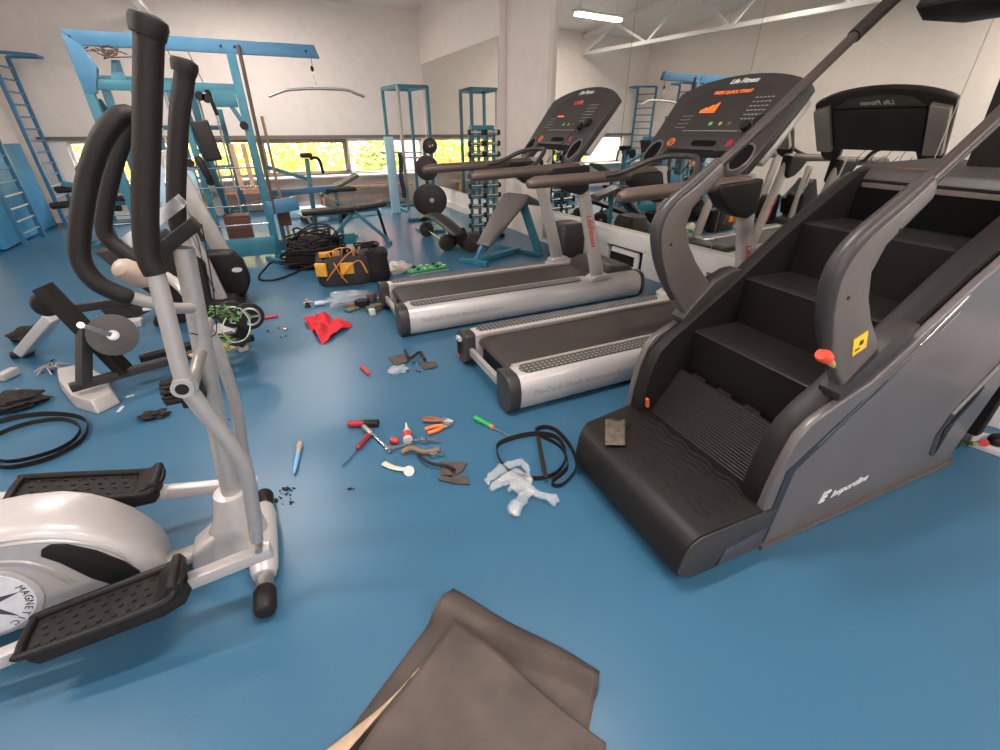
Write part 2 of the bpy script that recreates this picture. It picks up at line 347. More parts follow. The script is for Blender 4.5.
# ------------------------------------------------------------------ stair climber
def stair_climber():
    t = thing('stair_climber', 'large dark grey stair climber machine with four ribbed steps by the mirror', 'stair climber', (1.078, .691, 0), -3)
    W = .84
    # base step with rounded front and embossed waves
    b = MB()
    prof = [(.07, .0), (.44, .0), (.44, .205), (.41, .232), (.33, .238), (.06, .236), (.03, .229), (.008, .215), (-.006, .195), (-.014, .17), (-.03, .085), (-.02, .055)]
    b.prism(prof, 0, W - .04, 'v')
    for v_ in b.bm.verts:
        if v_.co.y > .5: v_.co.y -= max(0, .13 - v_.co.x) * .62
    base = b.build('base_step', blackp, t, bevel=.006, ang=40)
    wv = MB()
    for k in range(9):
        u0 = .13 + k * .030
        wv.tube([(u0 + .010 * math.sin(v * 46 + (k % 2) * 1.2), v, .2372) for v in [.06 + i * .016 for i in range(39)]], .0052, 6)
    wv.build('tread_ridges', blackp, base)
    s_ = MB(); s_.prism([(-.008, .17), (.012, .205), (.05, .226), (.42, .226), (.42, .13), (.2, .10), (.17, .02), (.06, .015), (-.012, .06), (-.024, .09)], -.006, .004, 'v'); s_.build('base_side_trim', darkg, base, bevel=.002)
    s_ = MB(); s_.prism([(.21, .095), (.42, .12), (.42, .01), (.19, .01)], -.004, .004, 'v'); s_.build('base_side_panel', mat('side_slate', (.06, .055, .068), .4), base, bevel=.002)
    # side shells
    outer = [(.40, .012), (.365, .10), (.352, .2), (.36, .34), (.378, .47), (.402, .56), (.45, .61), (.54, .65), (.62, .685), (.70, .712), (.80, .79), (1.10, 1.03), (1.447, 1.27), (1.53, 1.305), (2.12, 1.33), (2.15, 1.2), (2.02, .8), (1.80, .44), (1.745, .167), (1.74, .03)]
    shell = mat('shell_grey', (.115, .098, .097), .33, noise_amt=.06, scale=3, coat=.15)
    for nm, a, b_ in (('side_panel', -.0, .035), ('side_panel', W - .035, W)):
        sp = MB().prism(outer, a, b_, 'v').build(nm, shell, t, bevel=.012, seg=3, ang=50)
        if a < .1: near = sp
    # black inner caps: wide band following the crest, inner face down to the steps
    crest = [(.355, .2), (.365, .34), (.385, .46), (.415, .545), (.47, .60), (.56, .662), (.70, .765), (.80, .84), (1.10, 1.075), (1.447, 1.30), (1.53, 1.318), (2.1, 1.34)]
    for a, b_, hi in ((.036, .115, 1), (W - .036, W - .115, 1)):
        low = [(p[0] + .05 if p[0] < .5 else p[0], p[1] - .3) for p in crest]
        low = [(max(.42, p[0] + (.12 if i > 3 else .06)), max(.02, p[1] - .28)) for i, p in enumerate(crest)]
        rings = []
        for (c, l) in zip(crest, low):
            h = .02
            rings.append([Vector((c[0] + .012, a, c[1] - .03)), Vector((c[0], a, c[1] - .006)), Vector((c[0] - .004, (a + b_) / 2, c[1] + h * .8)), Vector((c[0] + .006, b_, c[1] + h * .9)), Vector((l[0] + .03, b_, l[1])), Vector((l[0] + .03, a, l[1]))])
        MB().loft(rings).build('side_cap', blackp, t, bevel=0)
    # steps: flap, three ribbed steps
    v0, v1 = .116, W - .116
    fl = []
    for i in range(13):
        v = v0 + (v1 - v0) * i / 12
        fl.append((v, .0))
    m_ = MB()
    n_t = 8; up = []
    for i in range(n_t):
        a = v0 + (v1 - v0) * i / n_t; b_ = v0 + (v1 - v0) * (i + 1) / n_t; k = 1.0 if i % 2 == 0 else .955
        up += [(a, k), (b_, k)]
    poly = [(v0, 0)] + up + [(v1, 0)]
    P0, P1 = Vector((.425, 0, .215)), Vector((.585, 0, .45)); dn = (P1 - P0).normalized(); nn = Vector((-dn.z, 0, dn.x))
    A = [m_.bm.verts.new(P0 + (P1 - P0) * q + Vector((0, v, 0)) + nn * .008) for v, q in poly]; B = [m_.bm.verts.new(P0 + (P1 - P0) * q + Vector((0, v, 0)) - nn * .012) for v, q in poly]
    m_._f(A); m_._f(B[::-1])
    for i in range(len(A)): m_._f([A[i], A[(i + 1) % len(A)], B[(i + 1) % len(A)], B[i]])
    fo = m_.build('step_flap', stepm, t)
    g = MB()
    for k in range(20):
        q = .05 + k * .045; c = P0 + (P1 - P0) * q + nn * .009
        g.box((c.x, (v0 + v1) / 2, c.z), (.0045, v1 - v0 - .02, .0045), Matrix.Rotation(R(-35), 3, 'Y'))
    g.build('flap_ribs', mat('flap_rib_black', (.022, .017, .015), .5, spec=.35), fo)
    for i, (u, z) in enumerate(((.598, .647), (.861, .873), (1.142, 1.109))):
        un = (.861, 1.142, 1.40)[i]
        st = MB(); st.prism([(u, z - .006), (u + .012, z), (un + .05, z), (un + .05, z - .03), (u + .05, z - .04), (u + .035, z - .25), (u + .018, z - .25), (u + .008, z - .03)], v0, v1, 'v')
        so_ = st.build('step', blackp, t, bevel=.003)
        rb = MB()
        for k in range(15):
            zz = z - .045 - k * .0135; rb.box((u + .013 + (z - zz) * .04, (v0 + v1) / 2, zz), (.006, v1 - v0 - .004, .005))
        rb.build('riser_ribs', mat('rib_grey', (.06, .05, .046), .45), so_)
        rb = MB()
        for k in range(9): rb.box((u + .05 + k * .024, (v0 + v1) / 2, z + .0005), (.004, v1 - v0 - .06, .003))
        rb.build('tread_ribs', blackp, so_)
    MB().box((1.47, W / 2, .75), (.02, v1 - v0, 1.0)).build('inner_back', mat('void_shade_black', (.004, .004, .004), .9, spec=.05), t)  # near-black colour paints the deep shade of the cavity onto this panel
    # rear housing, light band under its lip
    h = MB(); h.prism([(1.50, 1.262), (1.475, 1.285), (1.50, 1.325), (1.56, 1.345), (2.10, 1.36), (2.14, 1.32), (2.14, 1.2), (1.55, 1.235)], .05, W - .05, 'v')
    ho = h.build('rear_housing', mat('housing_black', (.045, .038, .035), .5), t, bevel=.01)
    MB().prism([(1.478, 1.272), (1.51, 1.262), (1.525, 1.185), (1.488, 1.185)], v0, v1, 'v').build('lip_band', midg, ho, bevel=.004)
    text('INSPORTLINE', 'housing_lettering', .026, mat('dull_orange_ink', (.28, .1, .05), .5), basis((1.53, .53, 1.338), (0, -1, 0), (1, 0, .3)), ho, xs=1.2)
    MB().box((2.08, W / 2, .68), (.06, W - .08, 1.25)).build('rear_cover', blackp, t, bevel=.01)
    MB().box((1.2, W / 2, .03), (1.5, W - .1, .05)).build('bottom_frame', blackp, t)
    MB().beam((.42, -.004, .012), (1.76, -.004, .022), .02, .022).build('floor_rail', midg, t)
    # decoration on the near panel
    MB().prism([(.80, .70), (.45, .40), (.44, .03), (.40, .03), (.405, .41), (.78, .715)], -.003, 0, 'v').build('panel_seam', mat('seam_dark', (.03, .028, .034), .4), near)
    for (p, q) in (((.53, .49), (1.06, .985)), ((.62, .545), (.72, .638)), ((.78, .69), (.88, .785)), ((.98, .865), (1.05, .93))):
        MB().beam((p[0], -.003, p[1]), (q[0], -.003, q[1]), .004, .004).build('accent_line', chrome, near)
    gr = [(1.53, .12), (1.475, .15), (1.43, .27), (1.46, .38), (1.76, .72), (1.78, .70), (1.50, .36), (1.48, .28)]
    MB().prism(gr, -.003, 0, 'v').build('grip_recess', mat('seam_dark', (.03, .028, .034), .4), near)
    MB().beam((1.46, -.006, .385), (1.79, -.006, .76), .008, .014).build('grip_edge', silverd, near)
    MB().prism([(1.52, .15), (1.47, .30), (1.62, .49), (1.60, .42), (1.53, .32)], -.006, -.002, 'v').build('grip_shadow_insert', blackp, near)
    text('Insportline', 'side_logo', .052, inkw, basis((.885, -.004, .17), (1, 0, .10), (0, 0, 1)), near, shear=.35, bold=.0014)
    MB().prism([(0.705, 0.137), (0.740, 0.137), (0.740, 0.149), (0.712, 0.149), (0.715, 0.157), (0.745, 0.159), (0.747, 0.171), (0.717, 0.169), (0.721, 0.181), (0.757, 0.183), (0.760, 0.195), (0.715, 0.194)], -.005, -.001, 'v').build('logo_mark', inkw, near)
    # orange caution light on far cap, stickers
    MB().box((.385, W - .12, .29), (.012, .022, .05), Matrix.Rotation(R(-12), 3, 'Y')).build('orange_marker', orange, t)
    # rails
    body = [(.582, .70), (.50, .79), (.43, .88), (.365, .998), (.33, 1.105), (.34, 1.175), (.39, 1.235), (.494, 1.300), (.60, 1.378), (.615, 1.36), (.625, 1.325), (.555, 1.262), (.49, 1.205), (.472, 1.13), (.512, 1.046), (.57, .97), (.65, .89), (.735, .80), (.70, .745)]
    for side, vc, lab in (('near', .045, 'n'), ('far', W - .045, 'f')):
        bd = MB().prism(body, vc - .027, vc + .027, 'v').build('rail_body', mat('climber_rail_grey', (.125, .10, .09), .36, noise_amt=.06), t, bevel=.014, seg=3, ang=40)
        edge = MB().tube([(.50, vc, .80), (.435, vc, .885), (.37, vc, .998), (.337, vc, 1.105), (.347, vc, 1.175), (.395, vc, 1.232), (.49, vc, 1.297), (.60, vc, 1.375)], [.018, .022, .026, .028, .028, .026, .024, .02], 10, smooth=5)
        edge.build('rail_edge_trim', darkg, bd)
        tb = MB().tube([(.50, vc, 1.285), (.65, vc, 1.395), (.983, vc, 1.655), (1.226, vc, 1.85)], .021, 12); tb.build('rail_tube', mat('tube_brown_grey', (.05, .036, .032), .33, .2), bd)
        tb = MB().tube([(1.20, vc, 1.83), (1.42, vc, 2.0), (1.55, vc, 2.08), (1.70, vc, 2.1)], .027, 12, smooth=4); tb.build('rail_foam_grip', foam, bd)
        br = MB().prism([(.56, .665), (.66, .72), (.80, .83), (.86, .905), (.80, .90), (.70, .86), (.60, .76), (.545, .70)], vc - .04, vc + .04, 'v'); br.build('rail_bracket', darkg, bd, bevel=.008)
        for q in ((.40, 1.06), (.52, 1.245)):
            s0 = -1 if side == 'near' else -1
            MB().cyl((q[0], vc - .029, q[1]), (q[0], vc - .026, q[1]), .006, 10).build('screw', blackp, bd)
        if side == 'near':
            st = MB().box((.555, vc - .029, .885), (.062, .003, .07), Matrix.Rotation(R(-24), 3, 'Y')).build('warning_sticker', mat('sticker_yellow', (.9, .55, .03), .5), bd)
            MB().box((.557, vc - .0315, .890), (.015, .002, .017), Matrix.Rotation(R(-24), 3, 'Y')).build('sticker_print', inkd, st)
            MB().box((.550, vc - .0315, .866), (.02, .002, .005), Matrix.Rotation(R(-24), 3, 'Y')).build('sticker_print', inkd, st)
            bt = MB().cyl((.50, vc - .01, .81), (.435, vc - .01, .85), .014); bt.build('stop_button_collar', mat('brass_yellow', (.6, .4, .1), .4), bd)
            bt = MB().tube([(.452, vc - .01, .842), (.44, vc - .01, .848), (.415, vc - .01, .862), (.405, vc - .01, .868)], [.018, .022, .024, .018], 16); bt.build('stop_button', mat('button_red', (.85, .08, .03), .35), bd)
    # mast and console above the frame
    MB().beam((1.80, W / 2, 1.33), (1.72, W / 2, 1.93), .12, .10).build('mast', blackp, t, bevel=.02)
    c = MB(); c.prism([(1.42, 1.93), (1.50, 1.89), (1.80, 1.90), (1.90, 2.22), (1.84, 2.36), (1.76, 2.36)], .08, W - .10, 'v'); c.build('console', blackp, t, bevel=.025, seg=3)
    for vc in (.045, W - .045): MB().tube([(1.70, vc, 2.1), (1.74, .2 if vc < .4 else W - .2, 2.1)], .024).build('console_arm', blackp, t)
stair_climber()
gl = MB().grid(lambda a, b_: G(605 + 20 * a, 421 + 25 * b_, .2475) + Vector((0, 0, .006 * math.sin(a * 7) * math.cos(b_ * 5) + .006)), 8, 8)
tag(gl.build('leather_scrap', mat('scrap_brown', (.10, .075, .055), .7, noise_amt=.4, scale=30), solid=.004), 'small brown leather scrap lying on the climber base step', 'scrap')

# ------------------------------------------------------------------ treadmills
dotm = mat('grip_strip', (.16, .145, .13), .5); ntd = dotm.node_tree; bb = ntd.nodes['Principled BSDF']
vo = ntd.nodes.new('ShaderNodeTexVoronoi'); vo.inputs['Scale'].default_value = 31.7; vo.inputs['Randomness'].default_value = 0
tcd = ntd.nodes.new('ShaderNodeTexCoord'); ntd.links.new(tcd.outputs['Object'], vo.inputs['Vector'])
rd = ntd.nodes.new('ShaderNodeValToRGB'); rd.color_ramp.elements[0].position = .24; rd.color_ramp.elements[1].position = .30
rd.color_ramp.elements[0].color = (.30, .28, .25, 1); rd.color_ramp.elements[1].color = (.055, .048, .042, 1)
ntd.links.new(vo.outputs['Distance'], rd.inputs[0]); ntd.links.new(rd.outputs[0], bb.inputs['Base Color'])
def treadmill(loc, rz, label, led):
    t = thing('treadmill', label, 'treadmill', loc, rz, 'treadmills facing the mirror')
    W, L = .88, 2.42
    sp = [(.05, .012), (.012, .045), (0, .10), (0, .15), (.012, .20), (.035, .232), (.07, .247), (.165, .247), (.185, .235), (.185, .06), (.12, .012)]
    for sgn in (0, 1):
        pr = [(p, q) for p, q in sp] if not sgn else [(W - p, q) for p, q in sp]
        rl = MB().prism(pr, .035, L - .03, 'u').build('side_rail', silverp, t, bevel=.003, ang=60)
        cap = [(p - .004 if p < .1 else p + .002, q + (.004 if q > .1 else -.004)) for p, q in sp]; cap = cap if not sgn else [(W - p, q) for p, q in cap]
        for a, b_ in ((-.03, .05), (L - .04, L + .01)): MB().prism(cap, a, b_, 'u').build('end_cap', darkg, rl, bevel=.012, seg=3, ang=50)
        y0, y1 = (.055, .155) if not sgn else (W - .155, W - .055)
        g = MB(); n = 8; pts = []
        for k in range(n + 1): a = -math.pi / 2 - math.pi * k / n; pts.append((.13 + .045 * math.cos(a), (y0 + y1) / 2 - (y1 - y0) / 2 * math.sin(a) * -1))
        for k in range(n + 1): a = math.pi / 2 - math.pi * k / n; pts.append((1.68 + .045 * math.cos(a), (y0 + y1) / 2 + (y1 - y0) / 2 * math.sin(a)))
        g.prism(pts, .245, .2525, 'z'); g.build('grip_strip', dotm, rl)
        MB().box((.95, .19 if not sgn else W - .19, .238), (1.75, .014, .012)).build('belt_edge_strip', silver, rl)
    # belt
    bl = [(.07, .17), (.062, .19), (.075, .21), (.105, .222), (2.02, .222), (2.02, .16), (.10, .15)]
    MB().prism(bl, .20, W - .20, 'v').build('belt', beltm, t, bevel=.004)
    MB().box((.012, W / 2, .12), (.03, W - .34, .055)).build('rear_crossbar', silver, t, bevel=.006)
    MB().box((1.2, W / 2, .09), (2.2, W - .3, .08)).build('deck_frame', blackp, t)
    MB().prism([(1.98, .2), (2.02, .27), (2.12, .31), (2.34, .30), (2.41, .24), (2.41, .06), (2.0, .06)], .15, W - .15, 'v').build('motor_hood', darkg, t, bevel=.02, seg=3)
    # uprights
    for v in (.075, W - .075):
        u_ = MB(); rings = []
        for k in range(9):
            s_ = k / 8; c = Vector((1.905 - .33 * s_ ** 1.05, v, .235 + 1.02 * s_)); ru, rv = (.072 - .014 * s_), .043
            rings.append([c + Vector((math.cos(a) * ru, math.sin(a) * rv, 0)) for a in [2 * math.pi * j / 18 for j in range(18)]])
        uo = u_.loft(rings).build('upright', silver, t)
        MB().prism([(1.80, .235), (1.80, .262), (1.85, .285), (1.99, .285), (2.02, .262), (2.02, .235)], v - .06, v + .06, 'v').build('upright_foot', silverp, uo, bevel=.008)
        out = v < .4
        M = basis((1.74, v + (-.046 if out else .046), .70), Vector((-.31, 0, .95)) * (-1 if out else 1), Vector((-.95, 0, -.31)) * (-1 if out else 1))
        if out: M = basis((1.745, v - .045, .70), (.31, 0, -.95), (.95, 0, .31))
        else: M = basis((1.745, v + .045, .70), (.31, 0, -.95), (-.95, 0, -.31))
        text('LifeFitness', 'upright_lettering', .07, inkr, M, uo, shear=.3, bold=.001)
    # handrails
    for v in (.06, W - .06):
        u0 = .64 if v < .4 else .50
        h = MB().tube([(u0, v, 1.178), (u0 + .04, v, 1.185), (1.1, v, 1.20), (1.42, v, 1.21), (1.56, v, 1.215)], [.030, .040, .040, .042, .046], 16, round_ends=True, flat=.95).build('handrail', railg, t)
        MB().prism([(1.30, 1.215), (1.66, 1.235), (1.67, 1.04), (1.60, 1.005), (1.48, 1.03), (1.38, 1.09), (1.31, 1.16)], v - .055, v + .055, 'v').build('rail_housing', blackp, h, bevel=.022, seg=3)
    MB().tube([(1.08, W - .09, 1.21), (1.2, W - .13, 1.235), (1.32, .66, 1.30), (1.40, .56, 1.335), (1.44, .44, 1.34)], .018, 10, smooth=6).build('crossbar_grip', darkg, t)
    MB().tube([(1.08, .09, 1.21), (1.2, .13, 1.235), (1.32, .22, 1.30), (1.40, .32, 1.335), (1.44, .44, 1.34)], .018, 10, smooth=6).build('crossbar_grip', darkg, t)
    # console: slab tilted towards the runner. local (v,s): origin bottom centre
    O = Vector((1.625, .53, 1.36)); X = Vector((0, -1, 0)); Y = Vector((.36, 0, .45)).normalized(); Z = X.cross(Y)
    B = Matrix.Translation(O) @ Matrix((X, Y, Z)).transposed().to_4x4()
    if Z.x > 0: Z = -Z
    def slab(pts, z0, z1, name, m, parent, bevel=0, seg=2):
        mb = MB(); mb.prism(pts, z0, z1, 'z'); mb.bm.transform(B); return mb.build(name, m, parent, bevel=bevel, seg=seg)
    hw = .50
    top = [(hw * math.sin(a), .44 + .12 * (math.cos(a) - math.cos(R(62))) / (1 - math.cos(R(62)))) for a in [R(-62 + 124 * k / 14) for k in range(15)]]
    sc = hw / math.sin(R(62)) / 1.0
    top = [(x / math.sin(R(62)), y) for x, y in top]
    outl = top + [(.50, .36), (.485, .10), (.47, -.10), (.44, -.155), (.36, -.17), (.31, -.13), (.29, -.04), (.27, .0), (-.27, .0), (-.29, -.04), (-.31, -.13), (-.36, -.17), (-.44, -.155), (-.47, -.10), (-.485, .10), (-.50, .36)]
    co = slab(outl, -.035, .022, 'console', darkg, t, .010, 3)
    sgn = 1 if (B.to_3x3() @ Vector((0, 0, 1))).x < 0 else -1     # face side
    fz = .022 * 1 if sgn > 0 else -.035
    def face(pts, hgt, name, m, bevel=0):
        a, b_ = (fz, fz + hgt) if sgn > 0 else (fz - hgt, fz); return slab(pts, min(a, b_), max(a, b_), name, m, co, bevel)
    def circ(cx, cy, r, n=20, ry=None): return [(cx + r * math.cos(2 * math.pi * k / n), cy + (ry or r) * math.sin(2 * math.pi * k / n)) for k in range(n)]
    face([(-.33, .10), (.33, .10), (.36, .40), (.20, .475), (-.20, .475), (-.36, .40)], .0015, 'display_panel', mat('display_black', (.03, .025, .023), .5))
    for sx in (-1, 1): face(circ(sx * .385, -.04, .062, 24, .085), .003, 'cup_holder', mat('recess_shade_black', (.006, .005, .005), .8, spec=.1))  # flat ovals, their black stands in for the shade inside the holders
    for sx in (-1, 1):
        rg = MB(); ring = []
        P = [B @ Vector((sx * .385 + .068 * math.cos(a), -.04 + .092 * math.sin(a), fz + .002 * sgn)) for a in [2 * math.pi * k / 28 for k in range(28)]]
        rg.tube(P, .008, 8, close=True); rg.build('cup_rim', midg, co)
    ov = [(x * 1.0, y) for x, y in ([(-.05 + .028 * math.cos(a), .045 + .02 * math.sin(a)) for a in [R(90 + 180 * k / 8) for k in range(9)]] + [(.10 + .028 * math.cos(a), .045 + .02 * math.sin(a)) for a in [R(-90 + 180 * k / 8) for k in range(9)]])]
    face(ov, .004, 'reading_slot', mat('recess_shade_black', (.006, .005, .005), .8, spec=.1))  # flat patch, black colour stands in for the shaded recess
    def tx(s, name, size, m, x, y, **k):
        M = B @ Matrix.Translation((x, y, fz + .002 * sgn)); 
        return text(s, name, size, m, M, co, **k)
    tx('Life Fitness', 'console_logo', .048, inkw, .0, .505, shear=.3, bold=.001)
    if led == 'long':
        tx('PRESS QUICK START', 'led_readout', .033, ledm, -.03, .425)
        for k in range(9): face([(-.20 + k * .015, .285), (-.192 + k * .015, .285), (-.192 + k * .015, .295 + k * .006 + (k % 3) * .004), (-.20 + k * .015, .295 + k * .006 + (k % 3) * .004)], .003, 'led_bar', ledm)
        face([(-.20, .276), (-.07, .276), (-.07, .281), (-.20, .281)], .003, 'led_bar', ledm)
    else:
        tx('L I F E', 'led_readout', .05, ledr, -.02, .405)
        face([(-.22, .27), (-.12, .27), (-.12, .28), (-.22, .28)], .003, 'led_bar', ledm)
    for i in range(5):
        for j in range(6): face([(.18 + i * .028, .22 + j * .03), (.198 + i * .028, .22 + j * .03), (.198 + i * .028, .226 + j * .03), (.18 + i * .028, .226 + j * .03)], .003, 'key_mark', inkg)
    for i in range(4):
        for j in range(4): face([(-.33 + i * .026, .16 + j * .03), (-.315 + i * .026, .16 + j * .03), (-.315 + i * .026, .165 + j * .03), (-.33 + i * .026, .165 + j * .03)], .003, 'key_mark', inkg)
    face([(-.24, .135), (.26, .135), (.26, .139), (-.24, .139)], .003, 'key_mark', inkg)
    face(circ(-.03, .19, .014), .004, 'start_button', mat('btn_green', (.15, .5, .1), .4)); face(circ(.05, .19, .013), .004, 'pause_button', mat('btn_gold', (.4, .3, .1), .4)); face(circ(.12, .19, .013), .004, 'cool_button', midg)
    pr = MB(); P = [B @ Vector((-.27 + .027 * math.cos(a), .045 + .027 * math.sin(a), fz + .002 * sgn)) for a in [2 * math.pi * k / 20 for k in range(20)]]; pr.tube(P, .004, 6, close=True)
    pr.tube([B @ Vector((-.288, .027, fz + .002 * sgn)), B @ Vector((-.252, .063, fz + .002 * sgn))], .004, 6); pr.build('prohibition_symbol', orange, co)
    face([(.21, .03), (.25, .03), (.25, .075), (.21, .075)], .004, 'stop_button', mat('stop_red', (.35, .03, .04), .4))
    # safety clip and fan knobs
    kn = MB(); kn.cyl(B @ Vector((.27, .16, fz)), B @ Vector((.27, .16, fz + .035 * sgn)), .03); kn.cyl(B @ Vector((.34, .20, fz)), B @ Vector((.34, .20, fz + .03 * sgn)), .034); kn.build('safety_clip', blackp, co, bevel=.004)
    MB().tube([B @ Vector((.27, .15, .05 * sgn)), B @ Vector((.24, .08, .05 * sgn)), B @ Vector((.19, -.03, .05 * sgn)), B @ Vector((.17, -.06, .04 * sgn))], .003, 6, smooth=4).build('safety_cord', blackp, co)
    # back of the console: dark centre, light wings, logo
    bz = -.035 if sgn > 0 else .022
    def back(pts, hgt, name, m, bevel=0):
        a = bz - hgt * sgn; return slab(pts, min(a, bz), max(a, bz), name, m, co, bevel)
    back([(-.33, -.0), (.33, .0), (.34, .40), (-.34, .40)], .03, 'back_panel', mat('back_black', (.035, .034, .032), .45), .008)
    back([(-.33, .41), (.33, .41), (.22, .49), (0, .52), (-.22, .49)], .02, 'back_badge', mat('back_olive', (.075, .08, .07), .35), .006)
    for sx in (-1, 1): back([(sx * .35, -.02), (sx * .48, -.02), (sx * .492, .40), (sx * .36, .44)][::sx], .05, 'back_wing', silver, .012)
    M = B @ Matrix.Translation((0, .455, bz - .0215 * sgn)) @ Matrix.Rotation(math.pi, 4, 'Y')
    text('Life Fitness', 'back_logo', .055, inkw, M, co, shear=.3, bold=.001)
    for k in range(4): MB().tube([(1.68, .3 + k * .1, 1.32), (1.66, .32 + k * .11, 1.25), (1.62, .28 + k * .12, 1.22), (1.60, .26 + k * .1, 1.28)], .003, 6, smooth=5).build('loose_wire', blackp, co)
    # lettering on outer side rail
    text('FlexDeck  Shock Absorption System', 'rail_lettering', .05, inkg, basis((.50, -.0015, .135), (1, 0, 0), (0, 0, 1)), t, shear=.1)
    return t
treadmill((.771, 3.318, 0), -1, 'silver and black treadmill farther from the camera, lit red word on console', 'short')
tm2 = treadmill((1.039, 1.942, 0), -1, 'silver and black treadmill next to the stair climber, orange message on console', 'long')
# clip hanging at the rear left corner of the nearer treadmill
cl = MB(); cl.box((-.045, .80, .13), (.012, .03, .10)); cl.build('latch', blackp, tm2); MB().box((-.045, .80, .065), (.014, .022, .03)).build('latch_tip', redm, tm2)
MB().box((-.04, .80, .19), (.02, .06, .025)).build('latch_bracket', whitep, tm2)

# ------------------------------------------------------------------ elliptical trainer (foreground left)
def elliptical():
    t = thing('elliptical_trainer', 'silver elliptical trainer with tall black foam handles in the left foreground', 'elliptical trainer', (-.338, 1.282, 0), -1)
    # shell
    out = [(-.312, .07), (-.300, .12), (-.303, .17), (-.325, .235), (-.355, .295), (-.395, .35), (-.445, .40), (-.51, .437), (-.60, .457), (-.74, .462), (-.90, .43), (-1.03, .35), (-1.10, .24), (-1.08, .12), (-1.0, .07), (-.60, .055), (-.40, .05)]
    rings = []
    cx, cz = -.70, .24
    for v, k in ((.175, .90), (.187, .965), (.21, 1.0), (.345, 1.0), (.37, .97), (.38, .90)):
        rings.append([Vector((.02 + cx + (p - cx) * k, v, cz + (q - cz) * k)) for p, q in out])
    sh = MB().loft(rings).build('flywheel_shell', silverp, t)
    # raised rim rib, window, disc
    MB().tube([(-.80, .178, .415), (-.68, .177, .425), (-.58, .177, .418), (-.49, .177, .39), (-.42, .178, .345), (-.365, .179, .28), (-.335, .180, .20)], .007, 8, smooth=5).build('shell_rib', silver, sh)
    MB().tube([(-.76, .175, .375), (-.66, .174, .368), (-.58, .174, .34), (-.53, .174, .28), (-.50, .174, .20)], .012, 8, smooth=5, flat=.5, up=(0, 1, 0)).build('shell_rib', silver, sh)
    win = [(-.525, .345), (-.515, .368), (-.49, .378), (-.455, .362), (-.40, .305), (-.35, .225), (-.328, .165), (-.345, .13), (-.40, .13), (-.45, .20), (-.495, .30)]
    MB().prism(win, .168, .185, 'v').build('shell_window', blackp, sh, bevel=.004)
    MB().cyl((-.715, .182, .225), (-.715, .166, .225), .145, 40).build('disc_cover', silverp, sh, bevel=.004)
    disc = MB().cyl((-.715, .170, .225), (-.715, .1635, .225), .128, 40).build('disc_face', mat('disc_white', (.72, .71, .74), .35), sh)
    star = MB(); pts = []
    for k in range(6):
        a0 = R(60 * k + 8); star.prism([(-.715 + .028 * math.cos(a0 - .5), .225 + .028 * math.sin(a0 - .5)), (-.715 + .10 * math.cos(a0), .225 + .10 * math.sin(a0)), (-.715 + .028 * math.cos(a0 + .5), .225 + .028 * math.sin(a0 + .5))], .1615, .1636, 'v')
    star.build('disc_star', inkd, disc)
    for i, ch in enumerate('MAGNETIC'):
        a = R(14 - i * 11.5); c = Vector((-.715 + .111 * math.cos(a), .162, .225 + .111 * math.sin(a)))
        text(ch, 'disc_letter', .028, inkd, basis(c, (math.sin(a), 0, -math.cos(a)), (math.cos(a), 0, math.sin(a))), disc)
    # base frame
    MB().tube([(-1.3, .285, .07), (-.1, .285, .07), (.03, .285, .06)], .035, 12).build('base_tube', silverd, t)
    MB().tube([(.032, -.02, .042), (.032, .52, .042)], .030, 16).build('front_stabilizer', steel, t)
    for v0, v1 in ((-.055, .015), (.49, .545)): MB().tube([(.032, v0, .042), (.032, v1, .042)], .038, 16, round_ends=True).build('stabilizer_cap', blackp, t)
    MB().tube([(.032, .085, .045), (.032, .12, .05), (.032, .285, .055), (.032, .40, .05), (.032, .45, .045)], [.040, .05, .052, .05, .040], 16).build('stabilizer_sleeve', silverp, t)
    MB().tube([(-1.15, .0, .042), (-1.15, .57, .042)], .034, 14, round_ends=True).build('rear_stabilizer', blackp, t)
    rings = []
    for s_, (u, z, ru, rv) in enumerate(((-.06, .03, .13, .085), (-.05, .12, .105, .082), (-.03, .2, .078, .074), (-.02, .28, .066, .066), (-.018, .315, .060, .060))):
        rings.append([Vector((u + ru * math.cos(a), .285 + rv * math.sin(a), z)) for a in [2 * math.pi * j / 24 for j in range(24)]])
    ms = MB().loft(rings).build('mast_shroud', silverp, t)
    MB().prism([(-.22, .03), (-.2, .11), (-.12, .16), (-.05, .18), (-.05, .03)], .23, .34, 'v').build('shroud_foot', silverp, ms, bevel=.02, seg=3)
    MB().tube([(-.02, .285, .26), (.0, .285, .5), (.032, .285, .75), (.07, .285, 1.05), (.088, .285, 1.2)], [.036, .033, .030, .028, .028], 16).build('mast', silverd, t)
    # pivot axle and tension knob
    MB().tube([(.045, .03, .885), (.045, .54, .885)], .017, 14).build('pivot_axle', steel, t)
    kn = MB().cyl((-.04, .27, .795), (-.04, .20, .785), .034, 10); kn.build('tension_knob', blackp, t)
    kr = MB()
    for k in range(14): a = 2 * math.pi * k / 14; kr.cyl((-.075, .22 + .035 * math.cos(a), .79 + .035 * math.sin(a)), (-.03, .22 + .035 * math.cos(a), .79 + .035 * math.sin(a)), .006, 6)
    kr.build('knob_ridges', blackr, t)
    MB().box((-.005, .22, .785), (.06, .07, .09)).build('knob_mount', blackp, t, bevel=.006)
